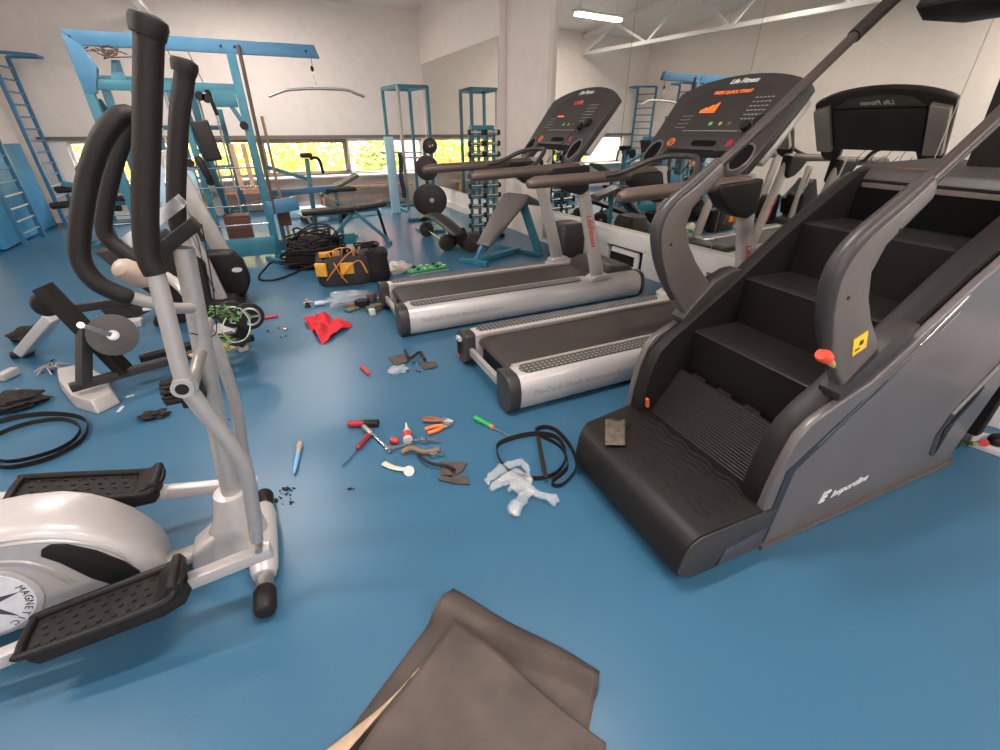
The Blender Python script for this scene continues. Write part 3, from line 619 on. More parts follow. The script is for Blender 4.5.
    # moving handles
    for side, v in (('n', .05), ('f', .52)):
        vo = v; hin = v + (.02 if side == 'n' else -.02)
        dz = 0 if side == 'n' else -.025
        hd = MB().tube([(.196, v, 1.675 + dz), (.187, v, 1.65 + dz), (.143, v, 1.52), (.082, v, 1.34), (.055, v, 1.24), (.056, v, 1.19)], .0265, 18, smooth=5).build('handle_grip', foam, t)
        MB().tube([(.189, v, 1.662 + dz), (.197, v, 1.684 + dz), (.201, v, 1.694 + dz), (.202, v, 1.698 + dz)], [.031, .035, .032, .020], 18).build('grip_end_cap', foam, hd)
        MB().tube([(.056, v, 1.20), (.045, v, 1.08), (.030, v, .93), (.028, v, .875)], [.021, .021, .022, .022], 16, smooth=3).build('handle_tube', silver, t)
        MB().tube([(.024, v - .028, .885), (.024, v + .028, .885)], .027, 18).build('pivot_sleeve', silver, t)
        rg = MB().cyl((.024, v - .030, .885), (.024, v - .0275, .885), .016, 16); rg.build('pivot_hole', blackp, t)
        MB().tube([(.026, v, .88), (.05, v, .78), (.085, v, .64), (.095, v, .55), (.075, v, .38), (.057, v, .26)] if side == 'n' else [(.026, v, .88), (.043, v, .80), (.048, v, .62), (.035, v, .45), (.018, v, .33), (.006, v, .17)], [.024, .023, .022, .022, .022, .021], 14, smooth=5).build('lower_lever', silverd, t)
        z0, z1, zr = (.215, .17, .10) if side == 'n' else (.20, .20, .35)
        va = v - .005
        pf = (-.62, va, zr + .02 if side == 'n' else .33)
        a0 = Vector((.09, va, z0 - .01)); a1 = Vector((-.20, va, .205 if side == 'n' else .215)); 
        if side == 'n': a1 = Vector((-.19, va, .175)); a2 = Vector((-1.0, va, .07))
        else: a1 = Vector((-.28, va, .218)); a2 = Vector((-1.0, va, .44)); a0 = Vector((.03, va, .145))
        MB().beam(a0, a1, .042, .045).build('pedal_arm', silverp, t, bevel=.004)
        MB().beam(a1, a2, .042, .045).build('pedal_arm', silverp, t, bevel=.004)
        MB().tube([(.057 if side == 'n' else .006, v - .03, .235 if side == 'n' else .165), (.057 if side == 'n' else .006, v + .03, .235 if side == 'n' else .165)], .012, 10).build('lever_bolt', steel, t)
        # pedal
        if side == 'n': c0, dr, vc = Vector((-.375, .0, .188)), Vector((1, 0, .09)).normalized(), .035
        else: c0, dr, vc = Vector((-.49, .0, .322)), Vector((1, 0, -.30)).normalized(), v
        up = Vector((-dr.z, 0, dr.x)); Mp = Matrix.Translation((c0.x, vc, c0.z)) @ Matrix((dr, Vector((0, 1, 0)), up)).transposed().to_4x4()
        pl_ = [(-.21, -.052), (-.18, -.072), (.14, -.078), (.20, -.06), (.215, 0), (.20, .06), (.14, .078), (-.18, .072), (-.21, .052)]
        mb = MB(); mb.prism(pl_, -.05, .0, 'z'); mb.bm.transform(Mp); pd = mb.build('pedal', blackr, t, bevel=.008)
        rim = MB(); rp = [(p * .985, q * .97) for p, q in pl_]
        P = [Mp @ Vector((p, q, .0 + (.03 if p > .19 else .006))) for p, q in rp]
        rim.tube(P, .012, 8, close=True, smooth=4)
        fr = MB(); fr.prism([(.13, -.01), (.19, -.01), (.215, .02), (.205, .055), (.185, .055), (.165, .03), (.13, .012)], -.07, .07, 'v'); fr.bm.transform(Mp); fr.build('toe_cup', blackp, pd, bevel=.01, seg=3)
        for i in range(8):
            for j in range(4): rim.box(Mp @ Vector((-.17 + i * .038 + (j % 2) * .012, -.045 + j * .03, .001)), (.012, .006, .006), Matrix((dr, Vector((0, 1, 0)), up)).transposed())
        rim.build('pedal_rim', blackp, pd)
    # fixed handlebar: two black foam arms and silver stubs
    for v, pts, lo in ((.10, [(.10, .12, 1.525), (.078, .11, 1.518), (.035, .10, 1.475), (-.02, .10, 1.39), (-.075, .10, 1.275), (-.090, .10, 1.215), (-.075, .10, 1.165), (-.035, .11, 1.125)], [(-.04, .11, 1.13), (.03, .16, 1.07), (.06, .26, 1.03)]),
                   (.45, [(.08, .43, 1.53), (.050, .45, 1.53), (.015, .45, 1.49), (-.06, .45, 1.37), (-.118, .45, 1.25), (-.115, .45, 1.20), (-.08, .44, 1.155), (-.05, .43, 1.13)], [(-.055, .43, 1.135), (.02, .38, 1.08), (.06, .31, 1.04)])):
        MB().tube(pts, .0215, 14, smooth=5, round_ends=True).build('fixed_handlebar_foam', foam, t)
        MB().tube(lo, .0155, 12, smooth=3).build('fixed_handlebar_tube', silver, t)
    # empty console bracket
    MB().beam((-.01, .285, 1.17), (.14, .285, 1.265), .06, .035).build('console_bracket', blackp, t, bevel=.004)
    br = MB(); br.beam((-.03, .25, 1.23), (.12, .25, 1.325), .006, .03); br.beam((-.03, .32, 1.23), (.12, .32, 1.325), .006, .03); br.build('bracket_plate', chrome, t)
    MB().tube([(.0, .28, 1.12), (-.03, .25, 1.14), (-.05, .22, 1.17)], [.02, .035, .03], 12, round_ends=True).build('bracket_cover', mat('beige_plastic', (.42, .32, .25), .4), t)
    MB().tube([(.15, .285, 1.26), (.13, .30, 1.1), (.11, .33, 1.0), (.09, .30, .92), (.04, .24, .96)], .0018, 6, smooth=5).build('loose_wire', blackp, t)
    return t
elliptical()

# ------------------------------------------------------------------ multi-station cable tower
def cable_tower():
    t = thing('cable_tower', 'tall blue steel cable tower with weight stack and overhanging top beam', 'cable machine')
    y0, y1 = 6.6, 7.35
    def bm_(name, p0, p1, wd, ht, m=teal, up=(0, 0, 1), par=t): return MB().beam(p0, p1, wd, ht, up).build(name, m, par, bevel=.006)
    tb = MB().prism([(-1.42, 2.32), (.85, 2.325), (.89, 2.20), (-1.32, 2.20)], y0 - .03, y0 + .03, 'v').build('top_beam', blue, t, bevel=.005)
    for x in (-1.37, -.85, -.1, .03, .75): MB().cyl((x, y0 - .034, 2.26), (x, y0 - .028, 2.26), .014, 10).build('bolt', blackp, tb)
    bm_('upright', (-1.38, y0, 0), (-1.38, y0, 2.2), .09, .08); bm_('upright', (-.02, y0, 0), (-.02, y0, 2.2), .10, .09)
    bm_('upright', (-1.38, y1, 0), (-1.38, y1, 1.95), .08, .08); bm_('upright', (-.55, y1, 0), (-.55, y1, 1.95), .08, .08)
    bm_('upright', (-.62, y0, .2), (-.62, y0, 1.9), .06, .06); bm_('upright', (-.95, y0 + .3, .2), (-.95, y0 + .3, 1.9), .05, .05)
    bm_('cross_beam', (-1.38, y0, 1.88), (-.02, y0, 1.88), .06, .09); bm_('cross_beam', (-1.38, y1, 1.95), (-.55, y1, 1.95), .08, .12)
    for x in (-1.38, -.55): bm_('side_beam', (x, y0, 1.95), (x, y1, 1.95), .07, .08)
    MB().prism([(-1.42, 2.3), (-1.30, 2.2), (-1.24, 2.02), (-1.32, 1.80), (-1.40, 1.80)], y0 - .05, y0 + .05, 'v').build('gusset_plate', blue, t, bevel=.004)
    MB().prism([(-1.36, 1.84), (-1.05, 1.84), (-1.05, 2.1), (-1.12, 2.1), (-1.18, 1.92), (-1.36, 1.92)], y0 + .06, y0 + .08, 'v').build('gusset_plate', teal, t, bevel=.003)
    MB().prism([(-.30, 1.70), (-.07, 1.70), (-.07, 1.86), (-.30, 1.86)], y0 - .04, y0 - .02, 'v').build('gusset_plate', teal, t, bevel=.003)
    bm_('gusset_brace', (-.20, y0 - .02, 1.84), (-.02, y0 - .02, 1.45), .03, .05)
    MB().tube([(.07, y0 - .04, 2.28), (.05, y0 - .04, .55)], .02, 10).build('chain_guide', mat('chain_brown', (.12, .08, .06), .5, .5), t)
    for x, z0, z1 in ((-.45, .5, 1.9), (-.32, .5, 1.9), (-.88, .3, 2.2), (-.76, .3, 2.2)): MB().cyl((x, y0 + .12, z0), (x, y0 + .12, z1), .011, 8).build('guide_rod', chrome, t)
    for x in (-.24, -.12): MB().beam((x, y0 - .08, .85), (x, y0 - .08, 1.34), .05, .05).build('wooden_post', woodm, t)
    for i, z in enumerate((1.09, .885, .675, .456)): MB().cyl((-.74 - .01 * i, y0 - .10, z), (-.05, y0 - .10, z), .009, 8).build('cross_rod', chrome, t)
    for k in range(9): MB().box((-.39, y0 + .12, .29 + k * .031), (.28, .22, .027)).build('weight_plate', rust, t, bevel=.003)
    for k in range(6): MB().box((-.80, y0 + .12, .29 + k * .031), (.22, .2, .027)).build('weight_plate', castiron, t, bevel=.003)
    for k in range(8): MB().box((.15, y0 + .25, .38 + k * .028), (.15, .2, .024)).build('weight_plate', rust, t, bevel=.003)
    bm_('base_beam', (-1.45, y0 - .05, .18), (-.02, y0 - .05, .18), .05, .22); bm_('base_beam', (.02, y0 + .1, .14), (1.0, y0 + .1, .14), .06, .14)
    bm_('base_beam', (-1.38, y1, .06), (-.5, y1, .06), .07, .08)
    for x in (-1.38, -.62, -.02): bm_('base_foot', (x, y0 - .12, .03), (x, y1 + .05, .03), .07, .05)
    bm_('base_foot', (-.16, y0 - .10, .03), (-.02, y0 - .35, .03), .05, .05)
    MB().box((-.465, y0 - .13, 1.37), (.17, .05, .40), Matrix.Rotation(R(-6), 3, 'Y')).build('back_pad', padb, t, bevel=.022, seg=3)
    MB().tube([(-.60, y0 - .12, 1.2), (-.545, y0 - .12, 1.0)], .04, 12, round_ends=True).build('foam_roller', padb, t)
    MB().tube([(-.34, y0 - .04, 1.86), (-.30, y0 - .04, 1.62)], .02, 8).build('pulley_bracket', blackp, t)
    for x, z in ((-.42, 1.80), (-.36, 1.78), (-.06, 1.52), (-.70, 1.15), (-.55, .95)): MB().tube([(x, y0 - .06, z), (x, y0 - .02, z)], .045, 14).build('pulley', blackp, t)
    for x, xb in ((-.60, -.52), (-.42, -.34)): MB().tube([(x, y0, 2.2), (xb, y0 + .05, 1.85)], .004, 5).build('steel_cable', castiron, t)
    MB().box((-.72, y0 - .02, .95), (.07, .04, .5)).build('guard_panel', ltblue, t, bevel=.004); MB().box((-1.05, y0 + .2, .9), (.18, .03, .9)).build('guard_panel', ltblue, t, bevel=.004)
    tg = MB(); rnd = random.Random(3)
    for k in range(14): a = Vector((-1.16 + rnd.uniform(-.1, .1), y0, 2.17 + rnd.uniform(-.03, .03))); tg.tube([a, a + Vector((rnd.uniform(-.1, .12), -.03, rnd.uniform(-.05, .02))), a + Vector((rnd.uniform(-.15, .2), .0, rnd.uniform(-.06, .04)))], .006, 5, smooth=3)
    tg.build('cable_tangle', mat('rust_brown', (.10, .05, .035), .7), t)
    for x, z0, z1 in ((-1.12, .05, 1.95), (-.78, .05, 1.95), (-.30, .05, 1.7)): bm_('rear_column', (x, y1, z0), (x, y1, z1), .06, .06)
    for z in (.55, 1.05, 1.5): bm_('rear_rail', (-1.38, y1, z), (-.30, y1, z), .04, .05)
    bm_('slant_brace', (-1.36, y0 + .1, 1.75), (-.98, y1, .2), .05, .06); bm_('slant_brace', (-.62, y0, 1.84), (-.46, y0 + .3, .5), .05, .06)
    for z in (.75, 1.25): bm_('depth_rail', (-.62, y0, z), (-.62, y1, z), .04, .05)
    for x in (-1.0, -.62): MB().box((x, y1 - .06, .72), (.13, .02, .5)).build('guard_panel', whitep, t, bevel=.003)
    bm_('lower_stub', (-.02, y0 - .02, .62), (.34, y0 - .02, .66), .07, .16, blue)
    # lat pulldown
    MB().tube([(.80, y0, 2.20), (.795, y0, 2.12)], .004, 6).build('steel_cable', castiron, t)
    MB().ball((.79, y0, 2.10), .02, .02, .03).build('cable_stop', blackp, t)
    ch = MB()
    for k in range(5): c = Vector((.79 + .004 * k, y0, 2.055 - k * .032)); ch.tube([c + (Vector((0, .010 * math.cos(a), .02 * math.sin(a))) if k % 2 else Vector((.010 * math.cos(a), 0, .02 * math.sin(a)))) for a in [2 * math.pi * j / 10 for j in range(10)]], .003, 5, close=True)
    ch.build('chain', chrome, t)
    return t
cable_tower()
lb = MB().tube([(.27, 6.58, 1.815), (.40, 6.58, 1.86), (.50, 6.58, 1.885), (.81, 6.58, 1.905), (1.13, 6.58, 1.90), (1.25, 6.58, 1.865), (1.34, 6.58, 1.835)], .016, 10, smooth=4, round_ends=True)
tag(lb.build('pulldown_bar', steel), 'wide bent steel pulldown bar hanging from the end of the blue beam', 'pulldown bar')
wp = MB().tube([(.165, 6.85, 0), (.15, 6.8, 1.62)], .018, 10); tag(wp.build('wooden_pole', woodm), 'pale wooden pole standing against the cable tower', 'pole')

def leg_bench():
    t = thing('leg_curl_bench', 'blue framed leg curl bench with upright black knee pad by the window', 'exercise bench')
    y = 7.5
    MB().beam((.56, y, 0), (.62, y, 1.12), .06, .06).build('upright', teal, t, bevel=.005)
    MB().beam((.05, y, 1.04), (.60, y, .85), .05, .05).build('lever_arm', teal, t, bevel=.005)
    MB().beam((.05, y - .1, .70), (.95, y - .05, .72), .09, .08).build('seat_beam', blue, t, bevel=.008)
    MB().box((.62, y, 1.16), (.16, .2, .06)).build('top_pad', padb, t, bevel=.025, seg=3)
    MB().tube([(.66, y, 1.11), (.74, y, 1.13), (.79, y, 1.08), (.81, y, .92)], .022, 10, smooth=4).build('knee_hook', padb, t)
    MB().box((1.0, y - .1, .71), (.42, .26, .05)).build('seat_pad', padb, t, bevel=.02, seg=3)
    MB().beam((.72, y + .1, .62), (1.30, y + .1, .88), .3, .05).build('back_pad', mat('olive_vinyl', (.10, .095, .07), .45), t, bevel=.02, seg=3)
    MB().beam((.10, y - .1, 0), (.10, y - .1, .68), .06, .06).build('leg', teal, t, bevel=.005); MB().beam((.93, y - .05, 0), (.93, y - .05, .68), .05, .05).build('leg', teal, t, bevel=.005)
    MB().beam((.75, y - .2, .66), (1.2, y - .1, .35), .03, .03).build('brace', steel, t); MB().beam((.1, y - .1, .02), (1.15, y - .05, .02), .06, .04).build('base', teal, t)
leg_bench()
def flat_bench():
    t = thing('adjustable_bench', 'black padded adjustable bench with blue folding legs behind the cable pile', 'exercise bench')
    y = 6.95
    MB().beam((.38, y, .485), (1.07, y, .50), .26, .06).build('back_pad', padb, t, bevel=.022, seg=3)
    MB().beam((1.09, y, .505), (1.52, y, .54), .26, .055).build('seat_pad', padb, t, bevel=.022, seg=3)
    MB().beam((.5, y, .445), (1.42, y, .47), .05, .05).build('frame_rail', teal, t, bevel=.004)
    MB().beam((1.07, y, .46), (.64, y, .03), .05, .05).build('leg', teal, t, bevel=.004); MB().beam((1.07, y, .46), (1.50, y - .06, .03), .05, .05).build('leg', teal, t, bevel=.004)
    MB().beam((1.42, y + .08, .48), (1.52, y + .12, .02), .03, .03).build('leg', blackp, t); MB().beam((.44, y, .45), (.58, y, .03), .04, .04).build('leg', steel, t)
    MB().beam((.64, y - .18, .02), (.64, y + .18, .02), .05, .04).build('floor_bar', teal, t, bevel=.004); MB().beam((1.50, y - .2, .02), (1.50, y + .2, .02), .05, .04).build('floor_bar', teal, t, bevel=.004)
flat_bench()

# ------------------------------------------------------------------ rack by the window, plate tree, dumbbell rack, incline bench
def rack():
    t = thing('pulley_rack', 'tall open blue pulley rack standing before the window and mirror', 'power rack')
    P = {'a': (2.50, 9.3), 'b': (3.05, 9.3), 'c': (2.42, 10.1), 'd': (2.95, 10.1)}; H_ = 2.17
    for k, (x, y) in P.items():
        MB().beam((x, y, 0), (x, y, H_), .055, .055).build('post', steel if k == 'a' else teal, t, bevel=.005)
    for a, b_ in (('a', 'b'), ('c', 'd'), ('a', 'c'), ('b', 'd')):
        MB().beam(P[a] + (H_ - .02,), P[b_] + (H_ - .02,), .055, .06).build('top_bar', teal, t, bevel=.005)
        if a + b_ != 'ab': MB().beam(P[a] + (.03,), P[b_] + (.03,), .06, .05).build('base_bar', teal, t, bevel=.005)
    MB().cyl((2.15, 9.7, 1.08), (2.98, 9.7, 1.06), .015, 10).build('safety_bar', chrome, t)
    MB().cyl((2.5, 9.26, 1.0), (3.05, 9.26, 1.0), .015, 10).build('safety_bar', steel, t)
    MB().beam((2.50, 9.3, .03), (2.25, 8.35, .03), .06, .05).build('foot', teal, t, bevel=.005); MB().beam((3.05, 9.3, .03), (2.85, 8.5, .03), .06, .05).build('foot', teal, t, bevel=.005); MB().beam((2.22, 8.36, .03), (2.95, 8.48, .03), .06, .05).build('cross_foot', teal, t, bevel=.005)
    MB().box((2.26, 9.35, .68), (.17, .05, 1.35)).build('side_board', ltblue, t, bevel=.006)
rack()
cl = MB().grid(lambda a, b_: Vector((2.37 + .08 * a + .012 * math.sin(b_ * 9), 9.22 + .02 * math.sin(a * 8), 1.10 - .80 * b_)), 8, 14)
tag(cl.build('hanging_towel', mat('navy_cloth', (.03, .04, .07), .9, noise_amt=.3), solid=.012), 'dark navy towel hanging on the rack bar', 'towel')
def plate(name, px, py, y, r, lab, th=.03, stacked=0):
    c = GY(px, py, y); t = thing(name, lab, 'weight plate', c, -20, 'round weight plates on the plate tree')
    d = MB(); d.tube([(0, -th, 0), (0, -th * .9, 0), (0, th * .9, 0), (0, th, 0)], [r * .95, r, r, r * .95], 28); d.build('disc', castiron, t)
    d = MB(); d.tube([(0, -th - .004, 0), (0, -th + .01, 0)], [r * .14, r * .18], 20); d.build('hub', steel, t)
    P = [Vector((r * .82 * math.cos(a), -th - .001, r * .82 * math.sin(a))) for a in [2 * math.pi * k / 28 for k in range(28)]]
    MB().tube(P, .008, 6, close=True).build('rim', castiron, t); return t
pt = thing('plate_tree', 'upright blue post carrying the round black weight plates', 'plate tree')
base = GY(431, 222, 7.35)
MB().beam((base.x, 7.42, .0), (base.x, 7.42, 1.26), .05, .05).build('post', teal, pt, bevel=.004)
MB().box((base.x, 7.42, .02), (.4, .4, .04)).build('base_plate', teal, pt, bevel=.006)
for px, py in ((430, 145), (428, 168), (430, 200)):
    c = GY(px, py, 7.35); MB().cyl((base.x, 7.42, c.z), (c.x, 7.22, c.z), .014, 10).build('peg', chrome, pt)
plate('weight_plate', 430, 146, 7.3, .11, 'smallest black weight plate at the top of the tree'); plate('weight_plate', 427, 168, 7.27, .175, 'middle sized black weight plate with chrome hub on the tree')
plate('weight_plate', 432, 200, 7.23, .235, 'largest front weight plate low on the tree', .03); plate('weight_plate', 428, 200, 7.32, .235, 'rear twin of the large low weight plate on the tree', .028)
# curved black pad and dumbbells at its foot
cb = MB().tube([G(424, 219, .29) , G(434, 216, .37), G(446, 223, .34), G(458, 234, .27)], [.09, .12, .12, .09], 14, smooth=5, flat=.4, round_ends=True)
tag(cb.build('curved_pad', padb), 'black curved pad lying over the dumbbells under the plate tree', 'pad')
def dumbbell(p0, p1, r, lab, m=castiron, grp='loose dumbbells on the floor', hw=.05, gr=.014):
    p0, p1 = Vector(p0), Vector(p1); t = thing('dumbbell', lab, 'dumbbell', (p0 + p1) / 2, 0, grp); a, b_ = (p0 - p1) / 2, (p1 - p0) / 2; d = b_.normalized()
    MB().cyl(a, b_, gr, 10).build('handle', chrome, t)
    for c, s_ in ((a, 1), (b_, -1)): MB().tube([c - d * hw * s_ * .1, c, c + d * hw * s_ * .9, c + d * hw * s_], [r * .85, r, r, r * .85], 20).build('weight_head', m, t)
    return t
dumbbell(G(426, 229, .11), G(447, 243, .11), .11, 'large black dumbbell with long silver bar by the plate tree')
dumbbell(G(452, 236, .13), G(463, 237, .13), .13, 'thick black dumbbell beside the silver barred one')
dumbbell(G(470, 245, .10), G(476, 240, .10), .10, 'dark dumbbell half hidden behind the incline bench')
def dumbbell_rack():
    t = thing('dumbbell_rack', 'tall narrow blue rack holding chrome dumbbells beside the column', 'dumbbell rack')
    y = 6.55; lx = GY(475, 205, y).x; rx = GY(487, 205, y).x
    for x, a in ((lx - .03, 0), (lx + .10, 0), (rx + .03, .0), (rx + .14, .0)): MB().beam((x, y + .05, 0), (x + a, y + .05, 1.48), .035, .04).build('post', teal, t, bevel=.003)
    MB().box(((lx + rx) / 2 + .05, y + .05, 1.50), (.34, .12, .06)).build('top_cap', teal, t, bevel=.006)
    MB().box(((lx + rx) / 2 + .05, y + .05, .03), (.55, .4, .06)).build('base', blackp, t, bevel=.01)
    n = 0
    for c, w_, side in ((lx + .03, .13, 'left'), (rx + .085, .13, 'right')):
        for k in range(10):
            z = .2 + k * .138; MB().box((c, y, z - .035), (.16, .08, .012)).build('cradle', teal, t)
            dumbbell((c - w_ * (1.05 - .02 * k), y - .02, z), (c + w_ * (1.05 - .02 * k), y - .02, z), .036, ('lowest' if k == 0 else '%s from the bottom' % ('second third fourth fifth sixth seventh eighth ninth tenth'.split()[k - 1])) + ' chrome dumbbell in the %s column of the rack' % side, castiron, 'chrome dumbbells on the rack', .03, .02)
dumbbell_rack()
def incline():
    t = thing('incline_bench', 'incline bench with grey tapered pad and blue steel frame behind the far treadmill', 'exercise bench')
    a, b_ = G(474, 262, .22), G(514, 236, .62); a = Vector((2.30, 5.22, .20)); b_ = Vector((2.86, 5.40, .74)); side = Vector((.43, -.90, 0))
    n = (b_ - a).cross(side).normalized()
    if n.z < 0: n = -n
    rings = []
    for k in range(7):
        s_ = k / 6; c = a.lerp(b_, s_); w_ = .095 + .095 * min(1, s_ * 1.2)
        rings.append([c + side * w_ - n * .03, c + side * (w_ + .01), c + side * (w_ - .015) + n * .03, c - side * (w_ - .015) + n * .03, c - side * (w_ + .01), c - side * w_ - n * .03])
    MB().loft(rings).build('back_pad', padg, t, bevel=.008)
    c2 = b_ + Vector((.30, .12, -.12)); rings = []
    for k in range(4):
        c = (b_ + Vector((.015, 0, 0))).lerp(c2, k / 3); rings.append([c + side * .17 + Vector((0, 0, -.03)), c + side * .185, c + side * .16 + Vector((0, 0, .03)), c - side * .16 + Vector((0, 0, .03)), c - side * .185, c - side * .17 + Vector((0, 0, -.03))])
    MB().loft(rings).build('seat_pad', padg, t, bevel=.008)
    MB().beam(b_ + Vector((.08, 0, -.05)), (3.12, 5.2, .03), .06, .10).build('rear_leg', teal, t, bevel=.005)
    MB().beam(a + Vector((.02, 0, -.05)), b_ + Vector((.05, 0, -.05)), .05, .05).build('spine', teal, t, bevel=.004)
    MB().beam((2.12, 5.15, .035), (3.0, 5.5, .035), .07, .06).build('base_bar', teal, t, bevel=.005)
    MB().beam((2.05, 5.35, .03), (2.26, 4.98, .03), .07, .06).build('front_foot', teal, t, bevel=.005); MB().beam((2.80, 5.85, .03), (3.1, 5.1, .03), .06, .05).build('rear_foot', teal, t, bevel=.005)
    MB().beam((2.22, 5.2, .05), (2.30, 5.22, .2), .05, .06).build('front_post', blue, t, bevel=.004)
incline()
hb = MB().loft([[Vector((3.22 + .17 * k_ * ca, 4.72 + .17 * k_ * sa, z)) for ca, sa in ((-1, -.8), (-.8, -1), (.8, -1), (1, -.8), (1, .8), (.8, 1), (-.8, 1), (-1, .8))] for z, k_ in ((0, .9), (.05, 1), (.3, 1), (.46, .92), (.50, .8))]); tag(hb.build('black_bag', darkg, bevel=.01), 'dark upright box bag standing behind the far treadmill by the plinth', 'bag')

# ------------------------------------------------------------------ left wall: mat and wall bars
mt = MB().box((-3.44, 9.7, .645), (.07, 2.1, 1.27)); tag(mt.build('gym_mat', bluemat, bevel=.025, seg=3), 'large blue gym mat leaning upright on the left wall', 'mat')
def wall_bars(y0, y1, lab):
    t = thing('wall_bars', lab, 'wall bars', (0, 0, 0), 0, 'blue wall bars on the left wall'); x = -3.14 if y0 > 10 else -3.27
    for y in (y0, y1): MB().beam((x, y, 0), (x, y, 2.46), .04, .055).build('rail', blue, t, bevel=.005)
    for k in range(14): MB().cyl((x, y0, .16 + k * .165), (x, y1, .16 + k * .165), .014, 8).build('rung', blue if k > 3 else steel, t)
    MB().tube([(x, y0, 2.46), (x + .45, y0 + .25, 2.46), (x + .45, y1 - .1, 2.46), (x, y1, 2.46)], .022, 8).build('top_bar', blue, t)
wall_bars(10.25, 10.9, 'far set of blue wall bars in the back left corner'); wall_bars(8.9, 9.6, 'nearer set of blue wall bars, cut by the left edge')
def leg_machine():
    t = thing('leg_press_machine', 'blue framed leg machine with black foam rollers at the far left', 'leg machine')
    y = 8.6; X = lambda px, py: GY(px, py, y)
    MB().beam(X(62, 183), X(130, 200), .07, .07).build('arm', teal, t, bevel=.006)
    for a, b_ in (((57, 190), (88, 188)), ((52, 206), (80, 203)), ((80, 207), (120, 208))):
        p, q = X(*a), X(*b_); MB().tube([p, q], .045, 12, round_ends=True).build('foam_roller', padb, t)
    MB().beam((-2.15, y, 0), (-2.15, y, 1.05), .08, .08).build('upright', teal, t, bevel=.006); MB().beam((-2.5, y, .03), (-1.2, y, .03), .08, .06).build('base_bar', teal, t, bevel=.006)
    MB().beam((-2.15, y, .95), (-2.5, y, .05), .06, .06).build('brace', teal, t, bevel=.006); MB().beam((-1.3, y, 0), (-1.3, y, .7), .07, .07).build('upright', teal, t, bevel=.006)
    MB().beam((-2.15, y, .55), (-1.3, y, .55), .07, .07).build('seat_rail', teal, t, bevel=.006); MB().box((-1.72, y, .62), (.5, .3, .07)).build('seat_pad', padb, t, bevel=.025, seg=3)
    MB().beam((-1.4, y, .65), (-1.15, y, 1.25), .3, .06).build('back_pad', padb, t, bevel=.025, seg=3)
    MB().beam((-2.3, y - .35, .03), (-2.3, y + .35, .03), .07, .06).build('cross_foot', teal, t)
    for z in (.3, .42): MB().cyl((-2.1, y - .3, z), (-1.4, y - .3, z), .012, 8).build('cross_rod', chrome, t)
leg_machine()
for i, (x, z, r, lab) in enumerate(((-2.62, .86, .12, 'dark round plate hung near the left end of the window'), (-2.38, .92, .10, 'smaller dark round plate right of the one by the left window'))):
    tag(MB().tube([(x, 10.35, z), (x, 10.30, z)], [r, r], 22).build('weight_plate', castiron, bevel=.006), lab, 'weight plate', 'plates on the small stand by the left window')
ps = thing('plate_stand', 'small blue stand holding two plates by the left window', 'plate stand')
MB().beam((-2.5, 10.42, 0), (-2.5, 10.42, .98), .05, .05).build('post', teal, ps); MB().beam((-2.7, 10.42, .9), (-2.3, 10.42, .9), .04, .04).build('arm', teal, ps); MB().box((-2.5, 10.42, .02), (.4, .3, .04)).build('base', teal, ps)

# low furniture under the back windows
for i, (x0, x1, y, z0, z1, m_, nm, lab, cat) in enumerate((
    (.9, 3.0, 10.70, .0, .42, woodm, 'wooden_bench', 'long low wooden bench under the right back window', 'bench'),
    (-1.2, .6, 10.72, .0, .40, mat('orange_wood', (.50, .22, .12), .5), 'wooden_bench', 'long low orange wooden bench under the middle back window', 'bench'))):
    t = thing(nm, lab, cat)
    MB().box(((x0 + x1) / 2, y, z1 - .02), (x1 - x0, .3, .04)).build('seat_board', m_, t, bevel=.005)
    for x in (x0 + .15, x1 - .15): MB().box((x, y, (z1 - .04) / 2), (.05, .26, z1 - .04)).build('leg', m_, t, bevel=.004)
    MB().box(((x0 + x1) / 2, y, .18), (x1 - x0 - .4, .04, .08)).build('stretcher', m_, t)
for x, y, w_, d_, h_, lab in ((1.45, 9.6, 1.0, .6, .10, 'flat pale blue mat lying on the floor before the right window'), (.55, 9.9, .9, .5, .14, 'flat pale blue mat lying behind the leg curl bench')):
    tag(MB().box((x, y, h_ / 2), (w_, d_, h_), Matrix.Rotation(R(12), 3, 'Z')).build('floor_mat', ltblue, bevel=.015), lab, 'mat')
st = thing('step_platform', 'low white step platform on the floor under the window', 'step platform', (.9, 9.2, 0), 15)
MB().box((0, 0, .13), (.9, .35, .05)).build('top', whitep, st, bevel=.02); 
for x in (-.35, .35): MB().box((x, 0, .055), (.12, .32, .11)).build('leg', blackp, st, bevel=.01)

